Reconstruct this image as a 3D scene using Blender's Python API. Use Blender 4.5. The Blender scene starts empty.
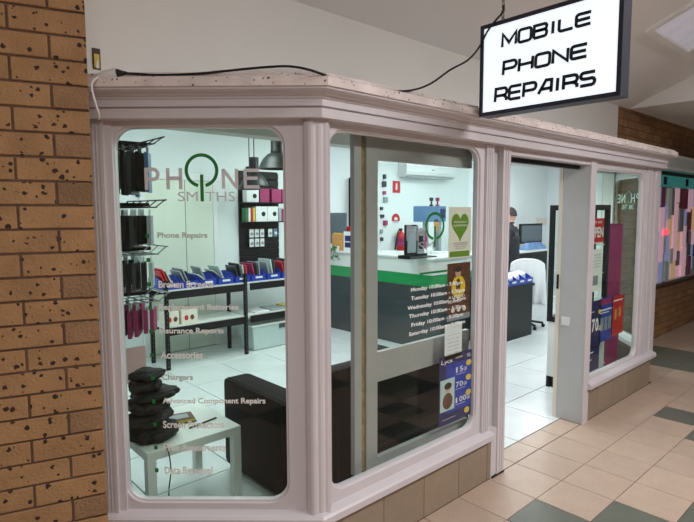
import bpy, bmesh, math, random
from mathutils import Vector, Matrix
R = math.radians
rnd = random.Random(7)
SC = bpy.context.scene
COL = SC.collection
# ------------------------------------------------------------------ camera
CF = 538.7
CC = Vector((-4.27638, -1.87715, 1.74388))
yaw, pit, rol = 0.7384931, 0.0911441, -0.0034653
cF = Vector((math.cos(pit)*math.sin(yaw), math.cos(pit)*math.cos(yaw), -math.sin(pit)))
r0 = Vector((math.cos(yaw), -math.sin(yaw), 0)); u0 = r0.cross(cF)
cR = math.cos(rol)*r0 + math.sin(rol)*u0
cU = -math.sin(rol)*r0 + math.cos(rol)*u0
cd = bpy.data.cameras.new('camera'); cam = bpy.data.objects.new('camera', cd); COL.objects.link(cam)
cd.sensor_width = 36; cd.lens = CF/694*36; cd.clip_start = .05; cd.clip_end = 100
cam.matrix_world = Matrix(((cR.x, cU.x, -cF.x, CC.x), (cR.y, cU.y, -cF.y, CC.y), (cR.z, cU.z, -cF.z, CC.z), (0, 0, 0, 1)))
SC.camera = cam
# ------------------------------------------------------------------ world, exposure, lights
w = bpy.data.worlds.new('world'); SC.world = w; w.use_nodes = True
w.node_tree.nodes['Background'].inputs[0].default_value = (.55, .56, .6, 1)
w.node_tree.nodes['Background'].inputs[1].default_value = .25
SC.view_settings.view_transform = 'Standard'; SC.view_settings.look = 'None'
SC.view_settings.exposure = 0.0; SC.view_settings.gamma = 1; SC.view_settings.use_curve_mapping = False
def area(name, loc, sx, sy, power, color, rot=(0, 0, 0), spread=180):
    l = bpy.data.lights.new(name, 'AREA'); l.shape = 'RECTANGLE'; l.size = sx; l.size_y = sy
    l.energy = power; l.color = color; l.spread = R(spread)
    o = bpy.data.objects.new(name, l); o.location = loc; o.rotation_euler = rot; COL.objects.link(o)
    return o
COOL = (.93, .985, 1.0)
for i, (x, y) in enumerate(((-2.2, 2.2), (0.2, 3.0), (0.4, 1.3), (2.8, 3.2), (2.8, 1.4), (5.6, 3.0))):
    area('shop_ceiling_lamp', (x, y, 2.83), 1.2, .6, 28, COOL)
for x, y in ((-2.4, 3.0), (-0.3, 2.6), (2.2, 2.6), (5.0, 3.0)):  # added fill points without fixtures, to brighten the dark shop ceiling
    l = bpy.data.lights.new('shop_fill_light', 'POINT'); l.energy = 11; l.color = COOL; l.shadow_soft_size = .12
    o = bpy.data.objects.new('shop_fill_light', l); o.location = (x, y, 2.45); COL.objects.link(o)
area('mall_ceiling_lamp', (-4.6, -3.2, 3.6), 1.6, .7, 95, (1, .97, .965))
area('mall_ceiling_lamp', (-0.6, -3.0, 3.6), 1.6, .7, 150, (1, .975, .975))
area('mall_ceiling_lamp', (3.2, -3.6, 3.6), 1.4, .6, 62, (1, .96, .95))

# ------------------------------------------------------------------ materials
def srgb(r, g, b):
    f = lambda c: (c/255/12.92) if c/255 <= .04045 else ((c/255+.055)/1.055)**2.4
    return (f(r), f(g), f(b), 1)
def mat(name, col, rough=.5, metal=0, var=0, vscale=8, bump=0, bscale=60, spec=.5, emit=None, estr=0, objvar=0):
    m = bpy.data.materials.new(name); m.use_nodes = True; nt = m.node_tree; N = nt.nodes; L = nt.links
    b = N['Principled BSDF']
    b.inputs['Base Color'].default_value = col; b.inputs['Roughness'].default_value = rough
    b.inputs['Metallic'].default_value = metal; b.inputs['Specular IOR Level'].default_value = spec
    tc = N.new('ShaderNodeTexCoord'); src = None
    if var:
        n = N.new('ShaderNodeTexNoise'); n.inputs['Scale'].default_value = vscale; n.inputs['Detail'].default_value = 5
        L.new(tc.outputs['Object'], n.inputs['Vector'])
        mr = N.new('ShaderNodeMapRange'); mr.inputs[1].default_value = .3; mr.inputs[2].default_value = .7
        mr.inputs[3].default_value = 1-var; mr.inputs[4].default_value = 1+var
        L.new(n.outputs['Fac'], mr.inputs[0])
        hs = N.new('ShaderNodeHueSaturation'); hs.inputs['Color'].default_value = col
        L.new(mr.outputs[0], hs.inputs['Value']); src = hs
        if objvar:
            oi = N.new('ShaderNodeObjectInfo'); m2 = N.new('ShaderNodeMapRange')
            m2.inputs[3].default_value = 1-objvar; m2.inputs[4].default_value = 1+objvar
            L.new(oi.outputs['Random'], m2.inputs[0])
            mu = N.new('ShaderNodeMath'); mu.operation = 'MULTIPLY'
            L.new(mr.outputs[0], mu.inputs[0]); L.new(m2.outputs[0], mu.inputs[1]); L.new(mu.outputs[0], hs.inputs['Value'])
        L.new(hs.outputs[0], b.inputs['Base Color'])
    if bump:
        n2 = N.new('ShaderNodeTexNoise'); n2.inputs['Scale'].default_value = bscale; n2.inputs['Detail'].default_value = 4
        L.new(tc.outputs['Object'], n2.inputs['Vector'])
        bp = N.new('ShaderNodeBump'); bp.inputs['Strength'].default_value = bump; bp.inputs['Distance'].default_value = .01
        L.new(n2.outputs['Fac'], bp.inputs['Height']); L.new(bp.outputs[0], b.inputs['Normal'])
    if emit:
        b.inputs['Emission Color'].default_value = emit; b.inputs['Emission Strength'].default_value = estr
    return m
def speckle(name, base, dark, scale, thr, rough, var=.1, objvar=.1, bump=0, soft=.03, soffs=0):
    """base colour with small dark spots (voronoi), used for clinker bricks and speckled tiles"""
    m = bpy.data.materials.new(name); m.use_nodes = True; nt = m.node_tree; N = nt.nodes; L = nt.links
    b = N['Principled BSDF']; b.inputs['Roughness'].default_value = rough
    geo = N.new('ShaderNodeNewGeometry')
    n = N.new('ShaderNodeTexNoise'); n.inputs['Scale'].default_value = 9; n.inputs['Detail'].default_value = 6; L.new(geo.outputs['Position'], n.inputs['Vector'])
    mr = N.new('ShaderNodeMapRange'); mr.inputs[1].default_value = .3; mr.inputs[2].default_value = .7; mr.inputs[3].default_value = 1-var; mr.inputs[4].default_value = 1+var
    L.new(n.outputs['Fac'], mr.inputs[0])
    oi = N.new('ShaderNodeObjectInfo'); m2 = N.new('ShaderNodeMapRange'); m2.inputs[3].default_value = 1-objvar; m2.inputs[4].default_value = 1+objvar
    L.new(oi.outputs['Random'], m2.inputs[0])
    mu = N.new('ShaderNodeMath'); mu.operation = 'MULTIPLY'; L.new(mr.outputs[0], mu.inputs[0]); L.new(m2.outputs[0], mu.inputs[1])
    hs = N.new('ShaderNodeHueSaturation'); hs.inputs['Color'].default_value = base; L.new(mu.outputs[0], hs.inputs['Value'])
    wv = N.new('ShaderNodeTexNoise'); wv.inputs['Scale'].default_value = scale*2; L.new(geo.outputs['Position'], wv.inputs['Vector'])
    ad = N.new('ShaderNodeVectorMath'); ad.operation = 'MULTIPLY_ADD'; ad.inputs[1].default_value = (.6/scale,)*3
    L.new(wv.outputs['Color'], ad.inputs[0]); L.new(geo.outputs['Position'], ad.inputs[2])
    vo = N.new('ShaderNodeTexVoronoi'); vo.inputs['Scale'].default_value = scale; L.new(ad.outputs[0], vo.inputs['Vector'])
    # spots only in some cells
    sz = N.new('ShaderNodeSeparateColor'); L.new(vo.outputs['Color'], sz.inputs[0])
    m3 = N.new('ShaderNodeMapRange'); m3.inputs[1].default_value = 1-soffs if soffs else .0; m3.inputs[2].default_value = 1; m3.inputs[3].default_value = 0; m3.inputs[4].default_value = thr
    L.new(sz.outputs[0], m3.inputs[0])
    su = N.new('ShaderNodeMath'); su.operation = 'SUBTRACT'; L.new(m3.outputs[0], su.inputs[0]); L.new(vo.outputs['Distance'], su.inputs[1])
    m4 = N.new('ShaderNodeMapRange'); m4.inputs[1].default_value = 0; m4.inputs[2].default_value = soft; L.new(su.outputs[0], m4.inputs[0])
    mx = N.new('ShaderNodeMix'); mx.data_type = 'RGBA'; L.new(m4.outputs[0], mx.inputs[0]); L.new(hs.outputs[0], mx.inputs[6]); mx.inputs[7].default_value = dark
    L.new(mx.outputs[2], b.inputs['Base Color'])
    if bump:
        bp = N.new('ShaderNodeBump'); bp.inputs['Strength'].default_value = bump; bp.inputs['Distance'].default_value = .01
        n2 = N.new('ShaderNodeTexNoise'); n2.inputs['Scale'].default_value = 90; L.new(geo.outputs['Position'], n2.inputs['Vector'])
        L.new(n2.outputs['Fac'], bp.inputs['Height']); L.new(bp.outputs[0], b.inputs['Normal'])
    return m
def glassmat(name, tint=(.93, .985, .96, 1), k=1.0):
    m = bpy.data.materials.new(name); m.use_nodes = True; nt = m.node_tree; N = nt.nodes; L = nt.links
    N.remove(N['Principled BSDF']); out = N['Material Output']
    t = N.new('ShaderNodeBsdfTransparent'); t.inputs[0].default_value = tint
    g = N.new('ShaderNodeBsdfGlossy'); g.inputs['Roughness'].default_value = .0; g.inputs[0].default_value = (.9, .9, .9, 1)
    f = N.new('ShaderNodeFresnel'); f.inputs[0].default_value = 1.5
    ge = N.new('ShaderNodeNewGeometry'); iv = N.new('ShaderNodeMath'); iv.operation = 'SUBTRACT'; iv.inputs[0].default_value = k
    L.new(ge.outputs['Backfacing'], iv.inputs[1]); iv.use_clamp = False
    mx0 = N.new('ShaderNodeMath'); mx0.operation = 'MAXIMUM'; mx0.inputs[1].default_value = 0; L.new(iv.outputs[0], mx0.inputs[0])
    mu = N.new('ShaderNodeMath'); mu.operation = 'MULTIPLY'; mu.use_clamp = True; L.new(f.outputs[0], mu.inputs[0]); L.new(mx0.outputs[0], mu.inputs[1])
    mx = N.new('ShaderNodeMixShader'); L.new(mu.outputs[0], mx.inputs[0]); L.new(t.outputs[0], mx.inputs[1]); L.new(g.outputs[0], mx.inputs[2])
    L.new(mx.outputs[0], out.inputs['Surface'])
    return m
M = {}
M['paint'] = mat('pink_white_paint', srgb(209, 204, 209), .38, var=.025, vscale=5, bump=.05, bscale=30)
M['chipped'] = speckle('chipped_white_paint', srgb(226, 216, 214), srgb(96, 82, 76), 70, .5, .6, var=.16, objvar=.02, soft=.1, soffs=.28)
M['wallpaint'] = mat('mall_wall_paint', srgb(226, 226, 222), .7, var=.03, vscale=1.5)
M['ceil'] = mat('mall_ceiling_paint', srgb(230, 229, 228), .8, var=.02, vscale=1)
M['brick'] = speckle('clinker_brick', srgb(160, 123, 84), srgb(52, 32, 26), 52, .55, .8, var=.15, objvar=.05, bump=.4, soffs=.3)
M['brick_b'] = speckle('plain_brown_brick', srgb(140, 108, 78), srgb(46, 28, 22), 26, .3, .8, var=.16, objvar=.12, bump=.6, soffs=.06)
M['mortar'] = mat('mortar', srgb(104, 80, 66), .9, var=.15, vscale=30)
M['grout'] = mat('dark_grout', srgb(72, 58, 50), .9)
M['tile'] = speckle('beige_floor_tile', srgb(188, 167, 150), srgb(150, 126, 110), 150, .4, .34, var=.05, objvar=.05, soffs=.5)
M['tile_g'] = speckle('green_floor_tile', srgb(104, 108, 98), srgb(84, 86, 78), 150, .4, .34, var=.06, objvar=.05, soffs=.5)
M['skirt'] = speckle('brown_plinth_tile', srgb(150, 134, 116), srgb(122, 106, 90), 150, .4, .4, var=.05, objvar=.06, soffs=.5)
M['wtile'] = mat('white_floor_tile', srgb(216, 222, 222), .22, var=.05, vscale=3, objvar=.02)
M['wgrout'] = mat('grey_grout', srgb(84, 88, 88), .9)
M['shopwall'] = mat('shop_wall_paint', srgb(230, 236, 236), .7, var=.01, vscale=2)
M['shopceil'] = mat('shop_ceiling_paint', srgb(244, 246, 246), .8, var=.01)
M['door'] = mat('cream_door_paint', srgb(224, 232, 218), .5, var=.01)
M['alu'] = mat('grey_aluminium', srgb(176, 172, 170), .45, .15, var=.03, vscale=20)
M['gapseal'] = mat('yellowed_seal', srgb(150, 130, 88), .8, var=.3, vscale=30)
M['bluegrey'] = mat('blue_grey_paint', srgb(190, 193, 194), .5, var=.02)
M['black'] = mat('black_satin', srgb(14, 14, 16), .45, spec=.35)
M['blackm'] = mat('black_matte', srgb(20, 20, 22), .75, var=.2, vscale=30)
M['leather'] = mat('black_leather', srgb(14, 14, 16), .55, var=.1, vscale=12, bump=.2, bscale=90, spec=.06)
M['lid'] = mat('dark_dome', srgb(26, 29, 30), .4)
M['white'] = mat('white_laminate', srgb(228, 230, 226), .35)
M['whitem'] = mat('white_plastic', srgb(232, 234, 234), .5, var=.03, vscale=40)
M['green'] = mat('green_laminate', srgb(28, 150, 82), .3)
M['greend'] = mat('green_vinyl', srgb(22, 120, 52), .5)
M['decal'] = mat('white_pink_vinyl', srgb(214, 214, 220), .6)
M['decalw'] = mat('white_vinyl', srgb(245, 247, 247), .6)
M['dark'] = mat('charcoal_laminate', srgb(58, 64, 68), .3, var=.05)
M['bluebin'] = mat('blue_plastic', srgb(32, 62, 168), .35)
M['navy'] = mat('navy_print', srgb(38, 38, 92), .4)
M['royal'] = mat('royal_blue_print', srgb(48, 66, 170), .4)
M['red'] = mat('red_print', srgb(198, 44, 48), .4)
M['redm'] = mat('red_metal', srgb(196, 36, 44), .35)
M['orange'] = mat('orange_timber', srgb(206, 150, 84), .6, var=.2, vscale=30)
M['yellow'] = mat('yellow_print', srgb(232, 196, 50), .5)
M['gold'] = mat('gold_print', srgb(214, 190, 84), .5)
M['magenta'] = mat('magenta_print', srgb(160, 48, 100), .5, var=.2, vscale=20)
M['pinkc'] = mat('deep_pink_fabric', srgb(150, 44, 92), .7, var=.15, vscale=14)
M['brown'] = mat('brown_print', srgb(98, 62, 44), .5, var=.3, vscale=40)
M['cream'] = mat('cream_paper', srgb(228, 220, 206), .7)
M['paper'] = mat('white_paper', srgb(232, 230, 232), .7)
M['text'] = mat('black_ink', srgb(60, 60, 66), .7)
M['olive'] = mat('olive_green_print', srgb(110, 146, 46), .5, var=.06, vscale=30)
M['skin'] = mat('skin', srgb(205, 160, 138), .5)
M['hair'] = mat('dark_brown_hair', srgb(52, 40, 36), .7, var=.3, vscale=60)
M['suit'] = mat('black_cloth', srgb(34, 35, 42), .8, var=.15, vscale=20)
M['steel'] = mat('steel_wire', srgb(150, 152, 152), .3, .8)
M['screen'] = mat('dark_screen', srgb(88, 100, 108), .25)
M['bglass'] = mat('black_glass', srgb(22, 24, 28), .1)
M['clear'] = mat('frosted_plastic', srgb(196, 214, 212), .35, var=.04)
M['plant'] = mat('plant_leaf', srgb(52, 110, 66), .6, var=.2, vscale=30)
M['silver'] = mat('silver_grey', srgb(160, 166, 172), .4, .3)
M['steelblue'] = mat('steel_blue_print', srgb(96, 130, 170), .4, var=.1, vscale=10)
M['teal'] = mat('teal_print', srgb(52, 132, 130), .4, emit=srgb(52, 132, 130), estr=.3)
M['signlit'] = mat('lit_sign_face', srgb(240, 248, 255), .4, emit=(.84, .93, 1, 1), estr=.8)
M['signink'] = mat('sign_lettering', srgb(14, 26, 44), .5)
M['signframe'] = mat('dark_navy_frame', srgb(44, 50, 66), .4, .2)
M['diffuser'] = mat('frosted_ceiling_panel', srgb(200, 198, 210), .4, var=.1, vscale=6, emit=(.8, .8, .9, 1), estr=.22)
M['lampglow'] = mat('lit_diffuser', (1, 1, 1, 1), .5, emit=(1, 1, .98, 1), estr=4)
M['glass'] = glassmat('window_glass', (.915, .98, .945, 1), .8)
M['glassb'] = glassmat('front_window_glass', (.93, .97, .96, 1), .8)
M['cabglass'] = glassmat('cabinet_glass', (.95, .98, .97, 1), .6)
M['bag'] = mat('clear_bag_film', srgb(226, 232, 238), .25)
M['fade'] = mat('faded_vinyl', srgb(190, 196, 190), .6)
M['glowp'] = mat('pale_pink_card', srgb(232, 190, 190), .6)
M['rug'] = mat('dark_brown_timber', srgb(70, 50, 42), .6)

# ------------------------------------------------------------------ mesh helpers
class MB:
    def __init__(s): s.v = []; s.f = []
    def add(s, vs, fs, mtx=None):
        n = len(s.v)
        s.v += [(mtx @ Vector(v)) if mtx else Vector(v) for v in vs]
        s.f += [tuple(i+n for i in f) for f in fs]; return s
    def box(s, x0, x1, y0, y1, z0, z1, mtx=None, bev=0):
        if bev <= 0:
            vs = [(x, y, z) for z in (z0, z1) for y in (y0, y1) for x in (x0, x1)]
            return s.add(vs, [(0, 2, 3, 1), (4, 5, 7, 6), (0, 1, 5, 4), (2, 6, 7, 3), (0, 4, 6, 2), (1, 3, 7, 5)], mtx)
        bm = bmesh.new(); bmesh.ops.create_cube(bm, size=1)
        for v in bm.verts: v.co = Vector(((x0+x1)/2+v.co.x*(x1-x0), (y0+y1)/2+v.co.y*(y1-y0), (z0+z1)/2+v.co.z*(z1-z0)))
        bmesh.ops.bevel(bm, geom=bm.edges[:], offset=bev, segments=2, affect='EDGES', profile=.6)
        bm.verts.index_update(); s.add([v.co.copy() for v in bm.verts], [tuple(v.index for v in f.verts) for f in bm.faces], mtx); bm.free(); return s
    def prism(s, poly, d0, d1, fr):
        """poly in (a,z) of frame fr, extruded between outward distances d0,d1"""
        n = len(poly)
        vs = [fr(a, z, d1) for a, z in poly]+[fr(a, z, d0) for a, z in poly]
        fs = [tuple(range(n)), tuple(range(2*n-1, n-1, -1))]+[(i, i+n, (i+1) % n+n, (i+1) % n) for i in range(n)]
        return s.add(vs, fs)
    def lathe(s, prof, cx=0, cy=0, seg=20, mtx=None):
        n = len(prof); vs = []; fs = []
        for k in range(seg):
            a = 2*math.pi*k/seg
            for r, z in prof: vs.append((cx+r*math.cos(a), cy+r*math.sin(a), z))
        for k in range(seg):
            k2 = (k+1) % seg
            for i in range(n-1): fs.append((k*n+i, k2*n+i, k2*n+i+1, k*n+i+1))
        fs.append(tuple(k*n for k in range(seg))[::-1]); fs.append(tuple(k*n+n-1 for k in range(seg)))
        return s.add(vs, fs, mtx)
    def tube(s, pts, r, seg=6):
        pts = [Vector(p) for p in pts]; n = len(pts); vs = []; fs = []
        for i, p in enumerate(pts):
            t = (pts[min(i+1, n-1)]-pts[max(i-1, 0)]).normalized()
            a = t.cross(Vector((0, 0, 1)));
            if a.length < .1: a = t.cross(Vector((1, 0, 0)))
            a.normalize(); b = t.cross(a)
            rr = r[i] if isinstance(r, (list, tuple)) else r
            for k in range(seg):
                an = 2*math.pi*k/seg; vs.append(p+a*rr*math.cos(an)+b*rr*math.sin(an))
        for i in range(n-1):
            for k in range(seg):
                k2 = (k+1) % seg; fs.append((i*seg+k, i*seg+k2, (i+1)*seg+k2, (i+1)*seg+k))
        fs.append(tuple(range(seg))[::-1]); fs.append(tuple((n-1)*seg+k for k in range(seg)))
        return s.add(vs, fs)
    def build(s, name, m, parent=None, smooth=False, local=False, bevel=0):
        off = Vector((0, 0, 0)); p = parent
        if not local:
            while p: off += p.location; p = p.parent
        loc = Vector((0, 0, 0))
        if parent is None:
            xs = [v.x for v in s.v]; ys = [v.y for v in s.v]; zs = [v.z for v in s.v]
            loc = Vector(((min(xs)+max(xs))/2, (min(ys)+max(ys))/2, min(zs))); off = loc
        me = bpy.data.meshes.new(name); me.from_pydata([v-off for v in s.v], [], s.f)
        bm = bmesh.new(); bm.from_mesh(me); bmesh.ops.recalc_face_normals(bm, faces=bm.faces[:]); bm.to_mesh(me); bm.free()
        me.materials.append(M[m]); me.update()
        if smooth:
            me.shade_smooth()
            try: me.set_sharp_from_angle(angle=R(38))
            except Exception: pass
        o = bpy.data.objects.new(name, me); o.location = loc; o.parent = parent; COL.objects.link(o)
        if bevel:
            b = o.modifiers.new('bevel', 'BEVEL'); b.width = bevel; b.segments = 2; b.limit_method = 'ANGLE'
        return o
def tag(o, label=None, cat=None, group=None, kind=None):
    if label: o['label'] = label
    if cat: o['category'] = cat
    if group: o['group'] = group
    if kind: o['kind'] = kind
    return o
def thing(name, label, cat, loc=(0, 0, 0), rz=0, group=None, kind=None):
    o = bpy.data.objects.new(name, None); COL.objects.link(o); o.location = loc; o.rotation_euler = (0, 0, rz); o.empty_display_size = .05
    return tag(o, label, cat, group, kind)
def struct(name, label=None, loc=(0, 0, 0)):
    o = thing(name, label, 'structure' if False else None, loc); o['kind'] = 'structure'
    if label: o['label'] = label
    return o
def copy_tree(o, parent=None):
    c = o.copy(); COL.objects.link(c); c.parent = parent
    for ch in list(o.children): copy_tree(ch, c)
    return c
def frame(ox, oy, ux, uy):
    nx, ny = uy, -ux       # outward when u runs left to right as seen from outside
    def f(a, z, d=0): return Vector((ox+ux*a+nx*d, oy+uy*a+ny*d, z))
    f.o = Vector((ox, oy, 0)); f.u = Vector((ux, uy, 0)); f.n = Vector((nx, ny, 0))
    return f
def at(px, py, fr, d=0):
    """(a, z) in plane frame fr (offset d outward) behind a pixel of the photograph"""
    r = cF + cR*((px-347)/CF) - cU*((py-261)/CF)
    k = (d + (fr.o-CC).dot(fr.n))/r.dot(fr.n); P = CC+r*k
    return ((P-fr.o).dot(fr.u), P.z)
def rrect(a0, a1, z0, z1, r, seg=7):
    pts = []
    for cx, cz, s in ((a1-r, z1-r, 0), (a0+r, z1-r, 90), (a0+r, z0+r, 180), (a1-r, z0+r, 270)):
        for i in range(seg+1):
            t = R(s+90*i/seg); pts.append((cx+r*math.cos(t), cz+r*math.sin(t)))
    return pts
def panel_hole(mb, fr, a0, a1, z0, z1, h, r, df, db, lip=.012, seg=7):
    A = rrect(h[0]-lip, h[1]+lip, h[2]-lip, h[3]+lip, r+lip, seg); B = rrect(*h, r, seg)
    out = []
    for c in ((a1, z1), (a0, z1), (a0, z0), (a1, z0)): out += [c]*(seg+1)
    n = len(A); q = lambda i: (i+1) % n
    rings = [[fr(a, z, df) for a, z in out], [fr(a, z, df) for a, z in A], [fr(a, z, df-.010) for a, z in rrect(h[0]-lip*.6, h[1]+lip*.6, h[2]-lip*.6, h[3]+lip*.6, r+lip*.6, seg)],
             [fr(a, z, df-.012) for a, z in B], [fr(a, z, db) for a, z in B], [fr(a, z, db) for a, z in out]]
    vs = [v for ring in rings for v in ring]; fs = []
    for k in range(5):
        for i in range(n):
            a, b, c, d = k*n+i, k*n+q(i), (k+1)*n+q(i), (k+1)*n+i
            if (vs[a]-vs[b]).length < 1e-6: fs.append((a, c, d))
            elif (vs[c]-vs[d]).length < 1e-6: fs.append((a, b, c))
            else: fs.append((a, b, c, d))
    cn = [0, seg+1, 2*(seg+1), 3*(seg+1)]
    for j in range(4):
        a, b = cn[j], cn[(j+1) % 4]; fs.append((a, b, 5*n+b, 5*n+a))
    mb.add(vs, fs)
    return mb
def sweep(mb, path, prof, closed=False):
    """profile (d outward, z) swept on an open XY path; outward is to the right of travel"""
    n = len(path); P = [Vector((x, y, 0)) for x, y in path]; offs = []
    for i in range(n):
        def nr(a, b): t = (b-a).normalized(); return Vector((t.y, -t.x, 0))
        if i == 0: o = nr(P[0], P[1])
        elif i == n-1: o = nr(P[-2], P[-1])
        else:
            a, b = nr(P[i-1], P[i]), nr(P[i], P[i+1]); o = (a+b).normalized(); o = o/o.dot(a)
        offs.append(o)
    m = len(prof); vs = []; fs = []
    for i in range(n):
        for d, z in prof: vs.append(P[i]+offs[i]*d+Vector((0, 0, z)))
    for i in range(n-1):
        for k in range(m):
            k2 = (k+1) % m; fs.append((i*m+k, i*m+k2, (i+1)*m+k2, (i+1)*m+k))
    fs.append(tuple(range(m))); fs.append(tuple((n-1)*m+k for k in range(m))[::-1])
    return mb.add(vs, fs)
_tc = {}
def textmesh(txt, bold=0, ext=.0):
    key = (txt, bold)
    if key in _tc: return _tc[key]
    cu = bpy.data.curves.new('txt', 'FONT'); cu.body = txt; cu.size = 1; cu.offset = bold; cu.resolution_u = 3; cu.fill_mode = 'FRONT'
    o = bpy.data.objects.new('txt', cu); COL.objects.link(o)
    dg = bpy.context.evaluated_depsgraph_get(); dg.update()
    me = bpy.data.meshes.new_from_object(o.evaluated_get(dg))
    vs = [v.co.copy() for v in me.vertices]; fs = [tuple(p.vertices) for p in me.polygons]
    bpy.data.objects.remove(o); bpy.data.curves.remove(cu); bpy.data.meshes.remove(me)
    if not vs: vs = [Vector((0, 0, 0))]; fs = []
    x0 = min(v.x for v in vs); x1 = max(v.x for v in vs); y0 = min(v.y for v in vs); y1 = max(v.y for v in vs)
    vs = [((v.x-x0)/max(x1-x0, 1e-6), (v.y-y0)/max(y1-y0, 1e-6)) for v in vs]
    _tc[key] = (vs, fs, (x1-x0)/max(y1-y0, 1e-6)); return _tc[key]
def text(mb, fr, txt, a0, a1, z0, z1, d, bold=.0, mirror=False, right=False, h=None):
    """flat lettering filling the box a0..a1, z0..z1; with a1 None the width follows the height"""
    vs, fs, asp = textmesh(txt, bold)
    if a1 is None:
        wd = asp*(z1-z0)
        if right: a1 = a0; a0 = a1-wd
        else: a1 = a0+wd
    n = len(vs); V = []
    for x, y in vs:
        if mirror: x = 1-x
        V.append(fr(a0+x*(a1-a0), z0+y*(z1-z0), d))
    mb.add(V, fs); return mb

FA = frame(-3.4712, .682, .731, -.682)      # left bay side: a=1 at the corner (-2.74,0)
FB = frame(0, 0, 1, 0)                      # front: a = world x
FC = frame(1.57, 0, .731, .682)             # right bay side
W0 = .66                                    # mall wall plane (y)

# ------------------------------------------------------------------ mall floor
fl = struct('floor', 'mall and shop floor, beige and green tiles outside, white tiles inside')
mb = MB().box(-9, 11, -7, .175, -.08, -.006); mb.build('screed', 'grout', fl)
MB().box(-9, 11, .175, 8, -.08, -.006).build('shop_screed', 'wgrout', fl)
T = .33
def green_cell(k, j):       # k: cell between x=-T*(k+1) and -T*k ; j rows from the shopfront
    if k <= -8 and k >= -10: return True
    kk = (k+10) % 26 - 10
    jj = j if j <= 4 else 9-j
    if j > 8: jj = (j-1) % 8+1; jj = jj if jj <= 4 else 9-jj
    if jj <= 0: return False
    return kk == 5-jj or kk == jj-4 or (jj == 4 and kk in (0, 1)) or kk == 12-jj+4
def tile_mesh(name, sx, sy, h, m):
    g = .0022 if sx < .5 else .0038; b = .0016
    vs = [(g, g, -h), (sx-g, g, -h), (sx-g, sy-g, -h), (g, sy-g, -h), (g, g, -b), (sx-g, g, -b), (sx-g, sy-g, -b), (g, sy-g, -b),
          (g+b, g+b, 0), (sx-g-b, g+b, 0), (sx-g-b, sy-g-b, 0), (g+b, sy-g-b, 0)]
    fs = [(0, 1, 5, 4), (1, 2, 6, 5), (2, 3, 7, 6), (3, 0, 4, 7), (4, 5, 9, 8), (5, 6, 10, 9), (6, 7, 11, 10), (7, 4, 8, 11), (8, 9, 10, 11)]
    me = bpy.data.meshes.new(name); me.from_pydata(vs, [], fs); me.materials.append(M[m]); return me, vs, fs
tb, tv, tf = tile_mesh('tile', T, T, .008, 'tile'); tg, _, _ = tile_mesh('tile', T, T, .008, 'tile_g')
def proj(P):
    d = P-CC; z = d.dot(cF)
    if z < .05: return None
    return (347+CF*d.dot(cR)/z, 261-CF*d.dot(cU)/z, z)
restb, restg = MB(), MB(); cnt = 0
for j in range(-2, 21):
    for k in range(-33, 28):
        x = -T*(k+1); y = -T*j-T if j >= 0 else None
        if j < 0:
            if j == -2 or W0 < 0: continue
            continue
        p = proj(Vector((x+T/2, y+T/2, 0))); g = green_cell(k, j)
        if p and -20 < p[0] < 714 and p[1] < 545 and p[1] > 200 and p[2] < 9 and cnt < 295:
            o = bpy.data.objects.new('tile', tg if g else tb); o.location = (x, y, 0); o.parent = fl; COL.objects.link(o); cnt += 1
        else:
            (restg if g else restb).add(tv, tf, Matrix.Translation((x, y, 0)))
restb.build('distant_beige_tiles', 'tile', fl)['kind'] = 'stuff'
restg.build('distant_green_tiles', 'tile_g', fl)['kind'] = 'stuff'
# threshold strip in the doorway and tiles right of the bay
for k in range(-1, 4):
    x0 = max(-T*(k+1), -1.16); x1 = min(-T*k, .02)
    if x1-x0 < .02: continue
    me, _, _ = tile_mesh('threshold_tile', x1-x0, .17, .008, 'tile')
    o = bpy.data.objects.new('threshold_tile', me); o.location = (x0, .003, 0); o.parent = fl; COL.objects.link(o)
for k in range(-26, -4):
    for j in range(2):
        me = tg if green_cell(k, 0) else tb
        x = -T*(k+1)
        if x < 1.6+T*j: continue
        o = bpy.data.objects.new('tile', me); o.location = (x, T*j, 0); o.parent = fl; COL.objects.link(o)
wt, wv, wf = tile_mesh('white_tile', .6, .6, .008, 'wtile')
for i in range(-4, 17):
    for j in range(-1, 7):
        x = -1.25+.6*i; y = .68+.6*j
        if j == -1:
            if x > 1.4 or x < -2.6: continue
            me, _, _ = tile_mesh('white_tile', .6, .68-.178, .008, 'wtile'); yy = .178
        else: me, yy = wt, y
        o = bpy.data.objects.new('white_tile', me); o.location = (x, yy, 0); o.parent = fl; COL.objects.link(o)

# ------------------------------------------------------------------ walls of the mall
ww = struct('wall_front', 'plain off-white mall wall above the shopfront cornice')
MB().box(-3.52, 2.2, W0, W0+.12, 2.16, 3.0).build('plaster', 'wallpaint', ww)
MB().box(-3.62, -3.47, W0+.02, W0+.12, 0, 2.18).build('plaster', 'wallpaint', ww)
MB().box(2.16, 2.2, W0, W0+.12, 0, 2.3).build('plaster', 'wallpaint', ww)
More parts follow.
